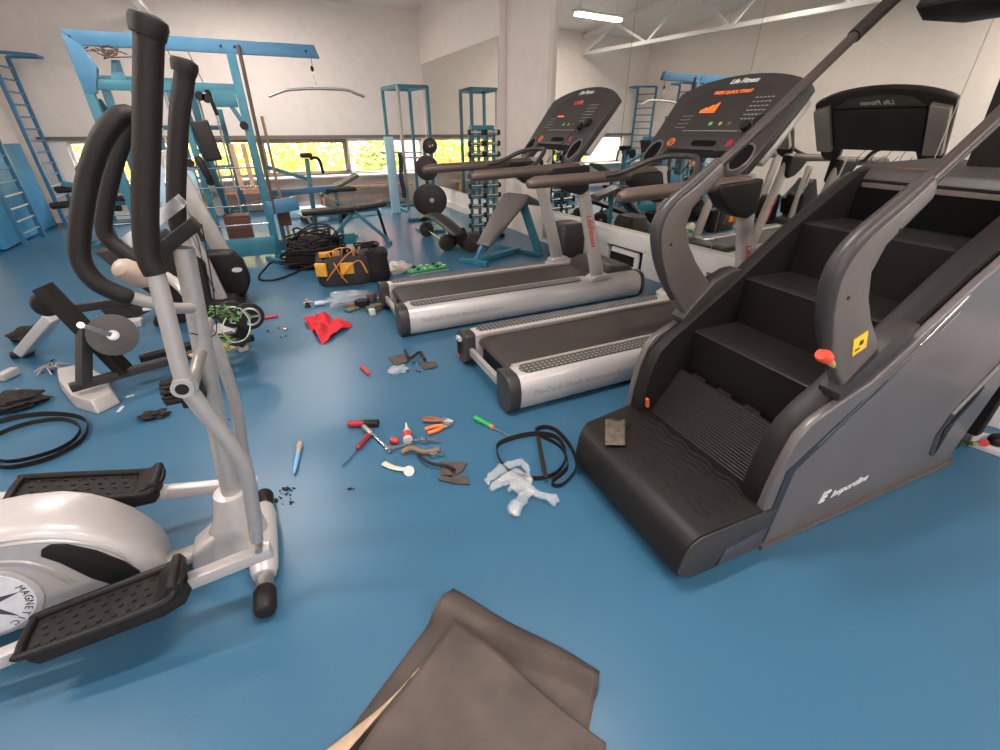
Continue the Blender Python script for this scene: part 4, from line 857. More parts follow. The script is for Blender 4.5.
# ------------------------------------------------------------------ folding home treadmill (silver posts, black hood)
def home_machine():
    t = thing('folding_treadmill', 'silver posted home treadmill with black motor hood behind the elliptical', 'folding treadmill')
    def post(a, b_, w_): 
        return MB().beam(a, b_, w_, .06, (0, -1, .2)).build('post', silver, t, bevel=.014, seg=3)
    A0, A1 = GY(228, 262, 5.15), GY(164, 150, 5.15); B0, B1 = GY(219, 300, 4.6), GY(172, 205, 4.6)
    post(A0, A1, .15); post(B0, B1, .15)
    MB().beam(A1.lerp(A0, .06), B1.lerp(B0, .02) + Vector((0, .1, .15)), .05, .05).build('top_joint', silverd, t, bevel=.01)
    hood = []
    for k, (px, py) in enumerate(((203, 253), (232, 252), (243, 262), (251, 280), (247, 292), (236, 297), (212, 298))): hood.append(GY(px, py, 4.95))
    mb = MB(); mb.prism([(p.x, p.z) for p in hood], 4.90, 5.12, 'v'); mb.build('motor_hood', blackp, t, bevel=.03, seg=3)
    c = GY(237, 270, 4.89); lg = MB().cyl((c.x, 4.90, c.z), (c.x, 4.892, c.z), .045, 20); lg.bm.transform(Matrix.Translation(c) @ Matrix.Diagonal((1, 1, .5, 1)) @ Matrix.Translation(-c)); lg.build('oval_badge', inkw, t)
    h2 = [GY(*p, 4.55) for p in ((160, 232), (205, 262), (212, 300), (236, 300), (246, 309), (200, 311), (160, 300), (140, 270))]
    MB().prism([(p.x, max(p.z, .01)) for p in h2], 4.50, 4.8, 'v').build('deck_housing', blackp, t, bevel=.03, seg=3)
    d = [GY(*p, 4.9) for p in ((95, 250), (150, 240), (200, 262), (196, 290), (150, 292), (118, 270))]
    MB().prism([(p.x, p.z) for p in d], 4.84, 4.92, 'v').build('side_shroud', darkg, t, bevel=.02, seg=3)
    MB().box((-.75, 4.9, .03), (.7, .8, .05)).build('floor_frame', blackp, t, bevel=.01)
    MB().tube([B1 + Vector((.03, -.04, -.05)), B1.lerp(B0, .3) + Vector((.07, -.06, 0)), B1.lerp(B0, .6) + Vector((.02, -.06, 0)), B0 + Vector((.0, -.07, .1))], .004, 6, smooth=6).build('hanging_wire', blackp, t)
    MB().beam(B1.lerp(B0, .05) + Vector((.04, -.05, 0)), B1.lerp(B0, .5) + Vector((.04, -.05, 0)), .03, .01).build('chrome_strip', chrome, t)
home_machine()

# ------------------------------------------------------------------ dismantled rowing machine
def rower():
    t = thing('dismantled_rower', 'dismantled black rowing machine with silver feet, bare pulley disc and crank', 'rowing machine')
    a, b_ = G(70, 388, .14), G(250, 338, .14)
    MB().beam(a, b_, .05, .05).build('main_rail', darkg, t, bevel=.006)
    o = Vector((-.04, .16, 0)); MB().beam(a.lerp(b_, .35) + o, b_ + o * .8, .045, .04).build('side_rail', blackp, t, bevel=.005)
    MB().beam(a.lerp(b_, .38) + o + Vector((0, 0, .03)), b_.lerp(a, .08) + o * .9 + Vector((0, 0, .03)), .008, .008).build('chrome_slide', chrome, t)
    MB().beam(b_.lerp(a, .05) + o * .5, b_.lerp(a, -.02) + o * .5, .2, .06).build('end_block', blackp, t, bevel=.015)
    def foot(pts, name='foot', h=.085):
        P = [G(px, py, .0) for px, py in pts]; mb = MB(); c = sum(P, Vector()) / len(P)
        lo = [p.copy() for p in P]; hi = [c + (p - c) * .9 + Vector((0, 0, h)) for p in P]
        mb.loft([lo, hi]); return mb.build(name, silverp, t, bevel=.012, seg=3)
    foot([(60, 378), (62, 391), (76, 408), (98, 415), (121, 403), (112, 386), (88, 372)]); foot([(225, 345), (240, 353), (250, 350), (249, 343), (222, 331), (210, 335)])
    # inclined black beam, strut, arm, disc, crank
    p0, p1 = G(126, 372, .14), GY(42, 286, 3.35); d0 = p0
    MB().beam(p0, p1, .10, .06).build('inclined_beam', blackp, t, bevel=.006)
    MB().beam(G(84, 385, .14), GY(84, 328, 3.3), .06, .06).build('strut', darkg, t, bevel=.006)
    q0, q1 = GY(72, 309, 3.45), GY(128, 301, 3.75)
    MB().beam(q0, q1, .05, .05).build('arm', darkg, t, bevel=.006)
    sh = [GY(*p, 3.8) for p in ((100, 305), (112, 299), (138, 297), (158, 305), (140, 315), (112, 318))]
    MB().prism([(p.x, p.z) for p in sh], 3.74, 3.84, 'v').build('arm_shell', darkg, t, bevel=.015)
    MB().box(GY(147, 309, 3.735), (.05, .006, .02)).build('white_label', inkw, t)
    c = GY(113, 335, 3.2); ax = Vector((.25, -.93, .28)).normalized()
    MB().tube([c - ax * .012, c + ax * .012], [.122, .122], 36).build('pulley_disc', mat('disc_grey', (.06, .052, .048), .5), t, bevel=.003)
    MB().tube([c - ax * .02, c + ax * .03], .03, 16).build('disc_hub', steel, t)
    cr = GY(81, 325, 3.1); MB().beam(c + ax * .035, cr, .024, .014, ax).build('crank_arm', steel, t, bevel=.003); MB().cyl(cr - ax * .01, cr + ax * .02, .018, 12).build('crank_end', chrome, t)
    MB().cyl(c + ax * .03, c + ax * .045, .016, 12).build('axle_nut', chrome, t)
    w_ = GY(45, 303, 3.75); MB().tube([w_, w_ + Vector((.03, -.06, .0))], [.075, .075], 24).build('transport_wheel', blackp, t, bevel=.01)
    w_ = GY(240, 312, 3.5)
    for dx, dy in ((-.06, .05), (.05, -.04)):
        c2 = w_ + Vector((dx, dy, -.02)); MB().tube([c2, c2 + Vector((.01, -.045, .005))], [.095, .095], 26).build('flywheel', blackr, t, bevel=.008)
        P = [c2 + Vector((.012, -.05, .005)) + Vector((.06 * math.cos(a_), 0, .06 * math.sin(a_))) for a_ in [2 * math.pi * k / 20 for k in range(20)]]
        rm = MB().tube(P, .008, 6, close=True); rm.build('wheel_ring', steel, t)
        sp_ = MB()
        for k in range(3): a_ = 2.1 * k; sp_.beam(c2 + Vector((.012, -.052, .005)), c2 + Vector((.012 + .055 * math.cos(a_), -.052, .005 + .055 * math.sin(a_))), .008, .014)
        sp_.build('wheel_spokes', steel, t)
    MB().beam(w_ + Vector((0, 0, -.1)), G(240, 345, .1), .05, .06).build('wheel_bracket', blackp, t)
rower()
lg = thing('silver_leg_piece', 'loose silver support leg leaning by the dismantled rower', 'support leg')
MB().beam(G(23, 352, .04), GY(54, 316, 4.05), .10, .07).build('leg_tube', silverp, lg, bevel=.012, seg=3); MB().box(G(22, 353, .02), (.13, .09, .03), Matrix.Rotation(R(20), 3, 'Z')).build('end_cap', blackp, lg, bevel=.005)
wk = MB().ball(G(27, 334, .05), .12, .09, .06, jit=.4, seed=2); tag(wk.build('machine_fragment', blackr), 'lumpy black piece under the loose silver leg', 'machine part')
bk = MB().prism([(0, 0), (.16, 0), (.20, .05), (.16, .10), (.0, .08)], 0, .06, 'z'); bk.bm.transform(Matrix.Translation(G(122, 325, 0)) @ Matrix.Rotation(R(-50), 4, 'Z')); tag(bk.build('silver_foot_piece', silverp, bevel=.01), 'small silver foot piece standing behind the bare pulley disc', 'machine foot')
# heap of artificial vine and springs on the rower tray
tr_ = MB(); c0, c1 = G(195, 358, .17), G(228, 345, .17)
tr_.beam(c0, c1, .16, .012); tag(tr_.build('parts_tray', woodm), 'brown tray of parts lying on the rower rail', 'tray')
vn = MB(); rnd = random.Random(5)
for k in range(150):
    p = G(195 + rnd.random() * 34, 358 - rnd.random() * 22, .2 + rnd.random() * .03); 
    if k > 85: p = GY(210 + rnd.random() * 32, 306 + rnd.random() * 14, 3.35) 
    a_ = rnd.uniform(0, 6.28); d = Vector((math.cos(a_), math.sin(a_), rnd.uniform(-.3, .5))) * .03; s_ = Vector((-d.y, d.x, 0)) * .35
    vn._f([vn.bm.verts.new(q) for q in (p - d, p + s_, p + d, p - s_ + Vector((0, 0, .004)))])
tag(vn.build('vine_leaves', mat('leaf_green', (.12, .26, .07), .6, noise_amt=.4)), 'tangle of small green leaves lying on the parts tray', 'leaves', kind='stuff')
tw = MB()
for k in range(9):
    p = G(200 + rnd.random() * 26, 356 - rnd.random() * 12, .19); tw.tube([p, p + Vector((rnd.uniform(-.06, .06), rnd.uniform(-.06, .06), .02)), p + Vector((rnd.uniform(-.1, .1), rnd.uniform(-.1, .1), .0))], .006, 6, smooth=3)
tag(tw.build('wood_twigs', mat('twig_brown', (.30, .12, .07), .7)), 'reddish brown twigs heaped in the parts tray', 'twigs', kind='stuff')
wr_ = MB().tube([GY(226, 318, 3.3), GY(222, 330, 3.25), GY(232, 342, 3.3), GY(246, 338, 3.25), GY(250, 322, 3.3), GY(240, 308, 3.3)], .004, 6, smooth=6); tag(wr_.build('green_wire', mat('pale_green_wire', (.45, .55, .35), .5)), 'thin pale green wire looped over the rower wheels', 'wire')

# ------------------------------------------------------------------ heaps on the floor
rnd = random.Random(11)
cp = MB(); cc = Vector((.40, 6.02, 0))
for k in range(34):
    a0 = rnd.uniform(0, 6.28); rx, ry = rnd.uniform(.22, .46), rnd.uniform(.2, .36); h = rnd.uniform(.05, .42) ; N = 16
    tilt = rnd.uniform(-1.1, 1.1)
    P = [cc + Vector(((rx * (1 - h * .7)) * math.cos(a0 + 2 * math.pi * j / N) + rnd.uniform(-.02, .02), (ry * (1 - h * .7)) * math.sin(a0 + 2 * math.pi * j / N) + rnd.uniform(-.02, .02), max(.012, h * .85 + tilt * .15 * math.sin(a0 * 2 + 2 * math.pi * j / N) + rnd.uniform(-.015, .015)))) for j in range(N)]
    cp.tube(P, .011, 6, close=True, smooth=2)
cpo = cp.build('cable_pile', blackr); tag(cpo, 'big tangled pile of black rubber cable in front of the blue tower', 'cable pile')
MB().ball((.40, 6.02, .12), .34, .26, .24, jit=.3).build('coil_core', blackr, cpo)
lp = MB().tube([G(283, 262, .3), G(272, 262, .15), G(264, 270, .014), G(259, 276, .014), G(262, 280, .014), G(278, 279, .014), G(296, 272, .014), G(306, 265, .014)], .011, 8, smooth=8); lp.build('trailing_loop', blackr, cpo)
sc = thing('small_cable_coil', 'small coil of black cable right behind the tool bag', 'cable coil', (1.05, 6.2, 0))
for k in range(7):
    P = [Vector(((.16 - .01 * (k % 3)) * math.cos(a), (.13 - .01 * (k % 2)) * math.sin(a), .015 + k * .022 + .008 * math.sin(3 * a + k))) for a in [2 * math.pi * j / 18 for j in range(18)]]
    MB().tube(P, .012, 6, close=True).build('coil_turn', blackr, sc)
def tool_bag():
    c = (G(322, 290, 0) + G(383, 283, 0)) / 2; t = thing('tool_bag', 'open black tool bag with yellow pockets and orange straps', 'tool bag', (c.x - .02, c.y + .24, 0), -8)
    rings = []
    for z, kx, ky in ((0, .92, .92), (.03, 1, 1), (.15, 1.04, 1.02), (.25, .98, .92), (.29, .94, .84)):
        rings.append([Vector((.30 * kx * (abs(math.cos(a)) ** .6) * (1 if math.cos(a) >= 0 else -1), .20 * ky * (abs(math.sin(a)) ** .7) * (1 if math.sin(a) >= 0 else -1), z + .03 * math.sin(3 * a) * (z > .2))) for a in [2 * math.pi * k / 26 for k in range(26)]])
    for z, k_ in ((.27, .82), (.14, .75)): rings.append([Vector((p.x * k_, p.y * k_, z)) for p in rings[4]])
    MB().loft(rings).build('bag_body', mat('bag_black', (.03, .028, .028), .8, bump=.3), t)
    for x, y, rz_, w_, h_ in ((-.24, -.18, -25, .12, .14), (-.14, .02, 10, .22, .06), (.02, -.20, 4, .14, .12)):
        MB().box((x, y, .19 if h_ > .1 else .30), (w_, .035, h_), Matrix.Rotation(R(rz_), 3, 'Z')).build('yellow_pocket', yellow, t, bevel=.012, seg=3)
    for pts in ([(-.2, -.2, .08), (-.1, -.24, .2), (.0, -.22, .30), (.10, -.1, .34), (.18, .02, .28)], [(-.05, -.23, .1), (.05, -.25, .22), (.16, -.2, .26), (.22, -.18, .12)], [(-.18, .0, .30), (-.05, -.06, .37), (.08, -.02, .36), (.18, .08, .3)], [(.0, -.24, .05), (-.06, -.25, .16), (-.14, -.1, .33)]):
        MB().tube(pts, .012, 6, smooth=6, flat=.5).build('orange_strap', mat('strap_orange', (.80, .28, .04), .7), t)
    for k in range(6): x = -.15 + k * .06; MB().tube([(x, -.02, .2), (x + .03, -.04, .33 + .02 * (k % 3))], .012, 8, round_ends=True).build('tool_handle', [blackp, woodm, steel][k % 3], t)
tool_bag()
bb_ = MB(); c = G(377, 285, 0)
rings = []
for z, k_ in ((0, .8), (.05, 1), (.16, .95), (.24, .85), (.30, .95), (.33, .9), (.30, .7), (.2, .6)): rings.append([Vector((c.x + .07 + .13 * k_ * math.cos(a), c.y + .18 + .12 * k_ * math.sin(a), z + .02 * math.sin(2 * a) * (z > .2))) for a in [2 * math.pi * j / 22 for j in range(22)]])
tag(bb_.loft(rings).build('black_bucket_bag', blackr), 'round black cloth bag right beside the yellow tool bag', 'bag')
# plastic wrap, clothes, box and bottle near the treadmill tail
pw = MB().ball(G(350, 298, .05), .20, .11, .07, jit=.5, seed=7, seg=22, rings=14); tag(pw.build('plastic_wrap', plastic_bag), 'crumpled clear plastic wrap in front of the tool bag', 'plastic wrap')
pw = MB().ball(G(398, 268, .05), .16, .10, .07, jit=.5, seed=9, seg=20, rings=12); tag(pw.build('plastic_wrap', mat('pale_film', (.6, .52, .46), .4)), 'crumpled pale wrapping left of the green circuit board', 'plastic wrap')
mt_ = [mat('olive_part', (.10, .09, .05), .6), blackp, midg, whitep, mat('brown_part', (.2, .12, .07), .6)]
labs = ['olive green metal part by the treadmill end cap', 'black boxy part in front of the treadmill tail', 'grey block among the parts near the treadmill tail', 'small white carton touching the treadmill tail', 'brown wooden offcut among the loose parts', 'black bar lying across the parts heap', 'dark olive plate at the front of the parts heap', 'short grey tube on top of the parts heap']
for k, (px, py, sx, sy, sz, mi, rz_) in enumerate(((375, 308, .16, .06, .06, 0, 20), (362, 303, .12, .09, .07, 1, -30), (372, 297, .09, .07, .09, 2, 50), (372, 312, .05, .05, .06, 3, 10), (352, 305, .14, .03, .03, 4, -15), (366, 293, .18, .03, .04, 1, -40), (352, 309, .13, .09, .02, 0, 30), (381, 300, .10, .05, .08, 2, 60))):
    rot = Matrix.Rotation(R(rz_), 3, 'Z'); tag(MB().box(G(px, py, sz / 2), (sx, sy, sz), rot).build('loose_part', mt_[mi], bevel=.008), labs[k], 'machine part', 'loose machine parts by the treadmill tail')
tb_ = thing('clear_bottle', 'tiny clear bottle lying in front of the tool bag', 'bottle', G(320, 303, .025)); MB().tube([(-.05, 0, 0), (.03, 0, 0), (.05, 0, 0), (.07, 0, 0)], [.022, .024, .012, .012], 14).build('bottle_body', mat('pale_clear_blue', (.55, .68, .78), .2), tb_); MB().cyl((.07, 0, 0), (.085, 0, 0), .014, 12).build('bottle_cap', whitep, tb_)
kn = thing('metal_tap_part', 'small brass and steel fitting standing left of the clear bottle', 'fitting', G(308, 307, 0)); MB().tube([(0, 0, 0), (0, 0, .02), (0, 0, .05)], [.03, .02, .015], 12).build('body', blackp, kn); MB().cyl((-.03, 0, .045), (.05, .02, .045), .009, 8).build('stem', chrome, kn); MB().cyl((.0, .0, .05), (.0, 0, .08), .012, 8).build('pin', mat('brass_yellow', (.6, .4, .1), .4), kn)
# green circuit board
pc = thing('circuit_board', 'green circuit board lying beyond the tail of the far treadmill', 'circuit board', (G(405, 276, 0) + G(446, 265, 0)) / 2, 6)
MB().box((0, 0, .03), (.52, .26, .02)).build('board', pcb, pc, bevel=.002); MB().box((0, 0, .010), (.5, .24, .02)).build('backing_tray', whitep, pc)
for k in range(12): MB().box((-.21 + (k % 6) * .083, -.06 + .12 * (k // 6), .048), (.03, .02 + .012 * (k % 3), .014)).build('chip', [whitep, blackp, mat('pale_green', (.4, .55, .35), .5)][k % 3], pc)
# red cloth
rp = [G(*p, 0) for p in ((304, 322), (321, 316), (352, 327), (330, 343), (322, 344), (312, 335))]
def cloth_fn(a, b_):
    p = rp[0].lerp(rp[1], a) if False else None
    A = rp[0].lerp(rp[4], a); B_ = rp[1].lerp(rp[2], a) ; q = A.lerp(B_, b_) if True else 0
    n_ = noise.noise(Vector((a * 5, b_ * 5, 1.3))); return q + Vector((.03 * math.sin(b_ * 9) * (a - .5), .03 * math.sin(a * 8) * (b_ - .5), .03 + .035 * n_ + .02 * math.sin(a * 11 + b_ * 7)))
tag(MB().grid(cloth_fn, 26, 26).build('red_cloth', redc, solid=.006), 'crumpled red cloth lying on the floor', 'cloth')
tag(MB().ball(G(324, 317, .03), .03, .025, .03, jit=.3).build('black_cap_piece', blackp), 'tiny black cap at the top edge of the red cloth', 'cap')
# hand tools
def screwdriver(a, b_, frac, m, lab, r=.017, sr=.004, z=.018, ferr=None):
    p, q = G(*a, z), G(*b_, .006); t = thing('screwdriver', lab, 'screwdriver', p); d = q - p; c = d * frac
    MB().tube([(0, 0, 0), d * .03, c * .35, c * .6, c * .9, c], [r * .75, r, r * 1.05, r * .8, r * .95, r * .6], 14, smooth=3).build('handle', m, t)
    MB().tube([c, d * .94, d], [sr, sr, sr * .8], 8).build('shaft', chrome, t)
    if ferr: MB().tube([c * .95, c * 1.12], r * .72, 12).build('collar', ferr, t)
screwdriver((474, 417), (513, 438), .45, greenm, 'green handled screwdriver with orange collar near the belt loops', .016, ferr=orange)
screwdriver((372, 431), (342, 467), .52, mat('dark_red_plastic', (.22, .02, .03), .4), 'dark red screwdriver pointing down left from the red cutter', .016)
rk = thing('utility_cutter', 'short red and black utility tool above the screwdriver', 'cutter', G(348, 424, .02), 0); v = G(379, 423, .02) - G(348, 424, .02)
MB().beam((0, 0, 0), v * .62, .038, .03).build('red_body', mat('dark_red_body', (.38, .02, .03), .4), rk, bevel=.01, seg=3); MB().beam(v * .5, v, .042, .034).build('black_grip', blackr, rk, bevel=.01, seg=3); MB().beam(v * .45 + Vector((0, .010, .018)), v * .95 + Vector((0, .010, .018)), .012, .008).build('green_stripe', mat('dark_green_plastic', (.02, .12, .05), .5), rk)
def wrench(a, b_, c_, lab, w_=.016):
    A, B_, C_ = G(*a, .012), G(*b_, .02), G(*c_, .012); t = thing('steel_spanner', lab, 'spanner')
    MB().beam(A, B_, w_, .010).build('shank', chrome, t, bevel=.003); MB().beam(B_, C_, w_ * .8, .010).build('arm', chrome, t, bevel=.003); MB().cyl(B_ - Vector((0, 0, .012)), B_ + Vector((0, 0, .012)), .018, 14).build('joint', chrome, t, bevel=.003)
wrench((366, 428), (389, 449), (413, 443), 'bent steel spanner crossing beside the red screwdriver'); wrench((408, 441), (424, 440), (443, 441), 'straight bright steel spanner beside the white glue bottle', .012); wrench((423, 453), (434, 454), (444, 455), 'short steel rod below the bright spanner', .008)
tag(MB().tube([G(364, 427, .03), G(371, 433, .03)], [.016, .014], 12, round_ends=True).build('drive_socket', steel), 'small steel socket lying on the bent spanner', 'socket')
gb = thing('glue_bottle', 'small white pointed glue bottle with red label', 'bottle'); q0, q1 = G(408, 441, .02), G(406, 423, .03)
MB().tube([q0, q0.lerp(q1, .5), q0.lerp(q1, .62), q0.lerp(q1, .8), q1], [.026, .024, .012, .008, .004], 14).build('bottle_body', whitep, gb); MB().tube([q0.lerp(q1, .12), q0.lerp(q1, .42)], [.0265, .0255], 14).build('red_label', redm, gb)
tag(MB().tube([G(392, 440, .02), G(397, 441, .02)], [.018, .016], 12, round_ends=True).build('red_stopper', redm), 'small dark red stopper left of the glue bottle', 'knob')
def pliers(a, b_, lab, m, open_=.02):
    A, B_ = G(*a, .015), G(*b_, .012); t = thing('pliers', lab, 'pliers', A); d = B_ - A; s_ = Vector((-d.y, d.x, 0)).normalized()
    for sg in (-1, 1):
        MB().tube([s_ * open_ * sg, d * .25 + s_ * open_ * 1.1 * sg, d * .5 + s_ * open_ * .7 * sg, d * .66 + s_ * .004 * sg], [.011, .012, .011, .008], 10, smooth=4, round_ends=True).build('handle', m, t)
        MB().tube([d * .64 + s_ * .006 * sg, d * .8 + s_ * .010 * sg, d + s_ * .002 * sg], [.010, .009, .003], 8).build('jaw', steel, t)
    MB().cyl(d * .70 - Vector((0, 0, .01)), d * .70 + Vector((0, 0, .012)), .014, 12).build('pivot', steel, t)
pliers((427, 431), (453, 423), 'orange handled pliers lying open on the floor', orange); pliers((424, 419), (453, 421), 'black and orange cutting pliers just above the orange ones', mat('dark_orange_grip', (.25, .09, .04), .5), .013)
# marker / brush
mk = thing('blue_marker', 'slim white and blue marker lying alone left of the tools', 'marker', G(300, 443, .012)); d = G(294, 474, .012) - G(300, 443, .012)
MB().tube([(0, 0, 0), d * .12, d * .3], [.014, .017, .012], 12).build('cap_end', mat('beige_plastic', (.42, .32, .25), .4), mk); MB().tube([d * .3, d * .75, d], [.012, .011, .004], 12).build('barrel', mat('blue_marker_body', (.2, .4, .6), .4), mk)
# pale bracket and belt scraps
bk = thing('pale_lever_bracket', 'cream plastic lever bracket with round hub below the spanner', 'bracket'); P = [G(*p, .008) for p in ((381, 461), (386, 468), (395, 469), (402, 470))]
MB().tube([G(384, 463, .01), G(392, 467, .01), G(402, 469, .01), G(413, 469, .01)], [.018, .016, .014, .018], 8, smooth=3, flat=.4).build('lever', mat('cream_plastic', (.58, .52, .42), .5), bk); MB().cyl(G(409, 471, 0), G(409, 471, .02), .026, 18).build('hub', whitep, bk)
for pts, lab in ((((440, 462), (467, 463), (463, 471), (452, 478), (441, 476)), 'upper dark rubber scrap right of the tools'), (((441, 476), (468, 477), (470, 485), (455, 484), (438, 480)), 'lower dark rubber scrap right of the tools'), (((388, 358), (405, 354), (408, 362), (396, 366)), 'flat grey scrap left in the group between the treadmills'), (((418, 362), (436, 362), (438, 367), (424, 370)), 'brown frayed scrap near the treadmill corner')):
    P = [G(*p, .004) for p in pts]; mb = MB(); mb.prism([(p.x, p.y) for p in P], .003, .010, 'z'); tag(mb.build('rubber_scrap', mat('scrap_dark', (.07, .055, .045), .7, noise_amt=.3, scale=30)), lab, 'scrap')
for pts, lab, r in (((( 418, 455), (430, 463), (447, 466), (455, 470)), 'crumpled black cable end over the rubber scrap', .008), (((402, 452), (412, 448), (425, 452), (440, 449)), 'brown bundle of wire below the bright spanner', .014), (((405, 350), (410, 358), (420, 352), (425, 360)), 'twisted black strip among the scraps by the treadmill', .010)):
    tag(MB().tube([G(*p, .02 + .012 * (i % 2)) for i, p in enumerate(pts)], r, 8, smooth=5).build('wire_end', blackr if 'brown' not in lab else mat('brown_part', (.2, .12, .07), .6)), lab, 'wire')
tag(MB().ball(G(398, 370, .02), .07, .05, .025, jit=.4, seed=3, seg=18).build('plastic_shard', plastic_bag), 'crumpled clear plastic shard between scraps and treadmill', 'plastic')
for a, b_, lab in (((264, 318), (277, 316), 'small dark red piece beside the rower wheels'), ((362, 367), (369, 374), 'small red plug lying in the middle of the floor')):
    tag(MB().tube([G(*a, .014), G(*b_, .014)], [.014, .012], 10, round_ends=True).build('red_plug', redm), lab, 'plug')
tag(MB().ball(G(285, 329, .015), .022, .018, .014).build('metal_nut', chrome), 'tiny shiny nut lying left of the red cloth', 'nut')
cr = MB(); rnd = random.Random(8)
for cx_, cy_, sx_, sy_, n_ in ((287, 495, 9, 9, 26), (272, 497, 8, 4, 10), (275, 333, 12, 5, 8), (105, 392, 14, 8, 8), (352, 487, 6, 3, 3), (48, 368, 6, 10, 8), (210, 400, 40, 30, 6), (420, 366, 14, 6, 12)):
    for k in range(n_): r = rnd.uniform(.003, .011); cr.ball(G(cx_ + rnd.uniform(-sx_, sx_), cy_ + rnd.uniform(-sy_, sy_), r * .4), r, r * rnd.uniform(.5, 1), r * .5, seg=6, rings=3)
tag(cr.build('rubber_crumbs', blackr), 'scattered black rubber crumbs on the blue floor', 'crumbs', kind='stuff')
# belt loops
def band(pts, wd, lab, th=.004, name='belt_loop'):
    P = [Vector(p) for p in pts]; N = len(P); Q = []
    for i in range(N):
        a, b_, c_, d_ = P[i - 1], P[i], P[(i + 1) % N], P[(i + 2) % N]
        for k in range(6): t_ = k / 6; Q.append(.5 * ((2 * b_) + (c_ - a) * t_ + (2 * a - 5 * b_ + 4 * c_ - d_) * t_ ** 2 + (3 * b_ - a - 3 * c_ + d_) * t_ ** 3))
    mb = MB(); M_ = len(Q); rings = []
    for i in range(M_):
        d = (Q[(i + 1) % M_] - Q[i - 1]); n_ = Vector((-d.y, d.x, 0)).normalized(); rings.append([Q[i] - n_ * th / 2 , Q[i] + n_ * th / 2, Q[i] + n_ * (th / 2 + .004) + Vector((0, 0, wd)), Q[i] + n_ * (-th / 2 + .004) + Vector((0, 0, wd))])
    rings.append(rings[0]); mb.loft(rings, caps=False); return mb
b1 = band([G(*p, .002) for p in ((497, 450), (510, 441), (535, 436), (557, 440), (565, 457), (556, 474), (535, 480), (508, 472))], .028, '')
b1o = b1.build('drive_belt', blackr); tag(b1o, 'ribbed black drive belt looped on the floor by the climber step', 'drive belt')
b2 = band([G(*p, .003) for p in ((536, 434), (545, 429), (558, 434), (572, 452), (575, 470), (562, 486), (552, 484), (568, 468), (560, 448))], .026, ''); b2.build('second_turn', blackr, b1o)
MB().beam(G(538, 436, .034), G(546, 478, .030), .022, .004).build('crossing_strip', blackr, b1o)
def vband(lst, wd, name, lab):
    mb = band([G(*p, .003) for p in lst], wd, ''); o = mb.build(name, blackr); return o
o1 = vband(((0, 468), (-30, 450), (-10, 428), (25, 418), (60, 416), (86, 422), (84, 440), (60, 456), (30, 466)), .028, 'drive_belt', ''); tag(o1, 'long black drive belt coiled on the floor at the left edge', 'drive belt')
band([G(*p, .004) for p in ((8, 463), (-20, 452), (0, 436), (30, 425), (62, 421), (80, 428), (74, 442), (48, 455))], .024, '').build('inner_turn', blackr, o1)
# clear plastic film heap
fm = thing('plastic_film', 'crumpled clear plastic film on the floor before the belt loops', 'plastic film')
for k, (pts, r) in enumerate(((((486, 483), (496, 472), (515, 463), (527, 468), (529, 490)), .022), (((492, 487), (508, 478), (520, 488), (535, 492), (554, 500)), .030), (((528, 490), (520, 502), (512, 512), (518, 505)), .028), (((500, 480), (512, 474), (524, 482), (510, 488)), .030))):
    o = MB().tube([G(*p, .02 + .012 * (i % 2)) for i, p in enumerate(pts)], [r * (1 + .35 * ((i * 7) % 3 - 1)) for i in range(len(pts))], 10, smooth=6, flat=.45, round_ends=True)
    for v in o.bm.verts: v.co += Vector((noise.noise(v.co * 40), noise.noise(v.co * 40 + Vector((5, 0, 0))), noise.noise(v.co * 30 + Vector((0, 9, 0))) * .6)) * .022
    o.build('film_fold', plastic_bag, fm)
# black rags on the left
for c, r_, sd_, lab in (((155, 415), (.075, .035, .022), 3, 'small black rag lying right of the silver rower foot'), ((12, 402), (.15, .10, .05), 6, 'black crumpled glove at the left edge of the floor')):
    tag(MB().ball(G(*c, r_[2] * .8), *r_, jit=.55, seed=sd_, seg=26, rings=16).build('black_rag', blackr), lab, 'rag')
ob = MB().tube([G(18, 392, .05), G(28, 394, .05)], [.022, .02], 12, round_ends=True); tag(ob.build('orange_plug', orange), 'orange plug lying on the black glove', 'plug')
tag(MB().beam(G(0, 378, .03), G(16, 370, .03), .06, .05).build('silver_offcut', silverp, bevel=.008), 'short silver tube end at the left edge above the glove', 'tube')
tg_ = MB(); 
for k in range(7): a_ = k * .9; p = G(53, 369, .02); tg_.tube([p, p + Vector((.04 * math.cos(a_), .04 * math.sin(a_), .03)), p + Vector((.10 * math.cos(a_ + .4), .10 * math.sin(a_ + .4), .0))], .004, 6, smooth=4)
tag(tg_.build('wire_bundle', mat('beige_plastic', (.42, .32, .25), .4)), 'frayed beige wire bundle left of the silver rower foot', 'wire')
for k, (a, b_, lab) in enumerate((((118, 412), (123, 406), 'tiny white paper scrap next to the rower foot'), ((126, 397), (134, 395), 'tiny silver scrap above the black rag'))):
    tag(MB().beam(G(*a, .003), G(*b_, .003), .018, .003).build('paper_scrap', whitep), lab, 'scrap')
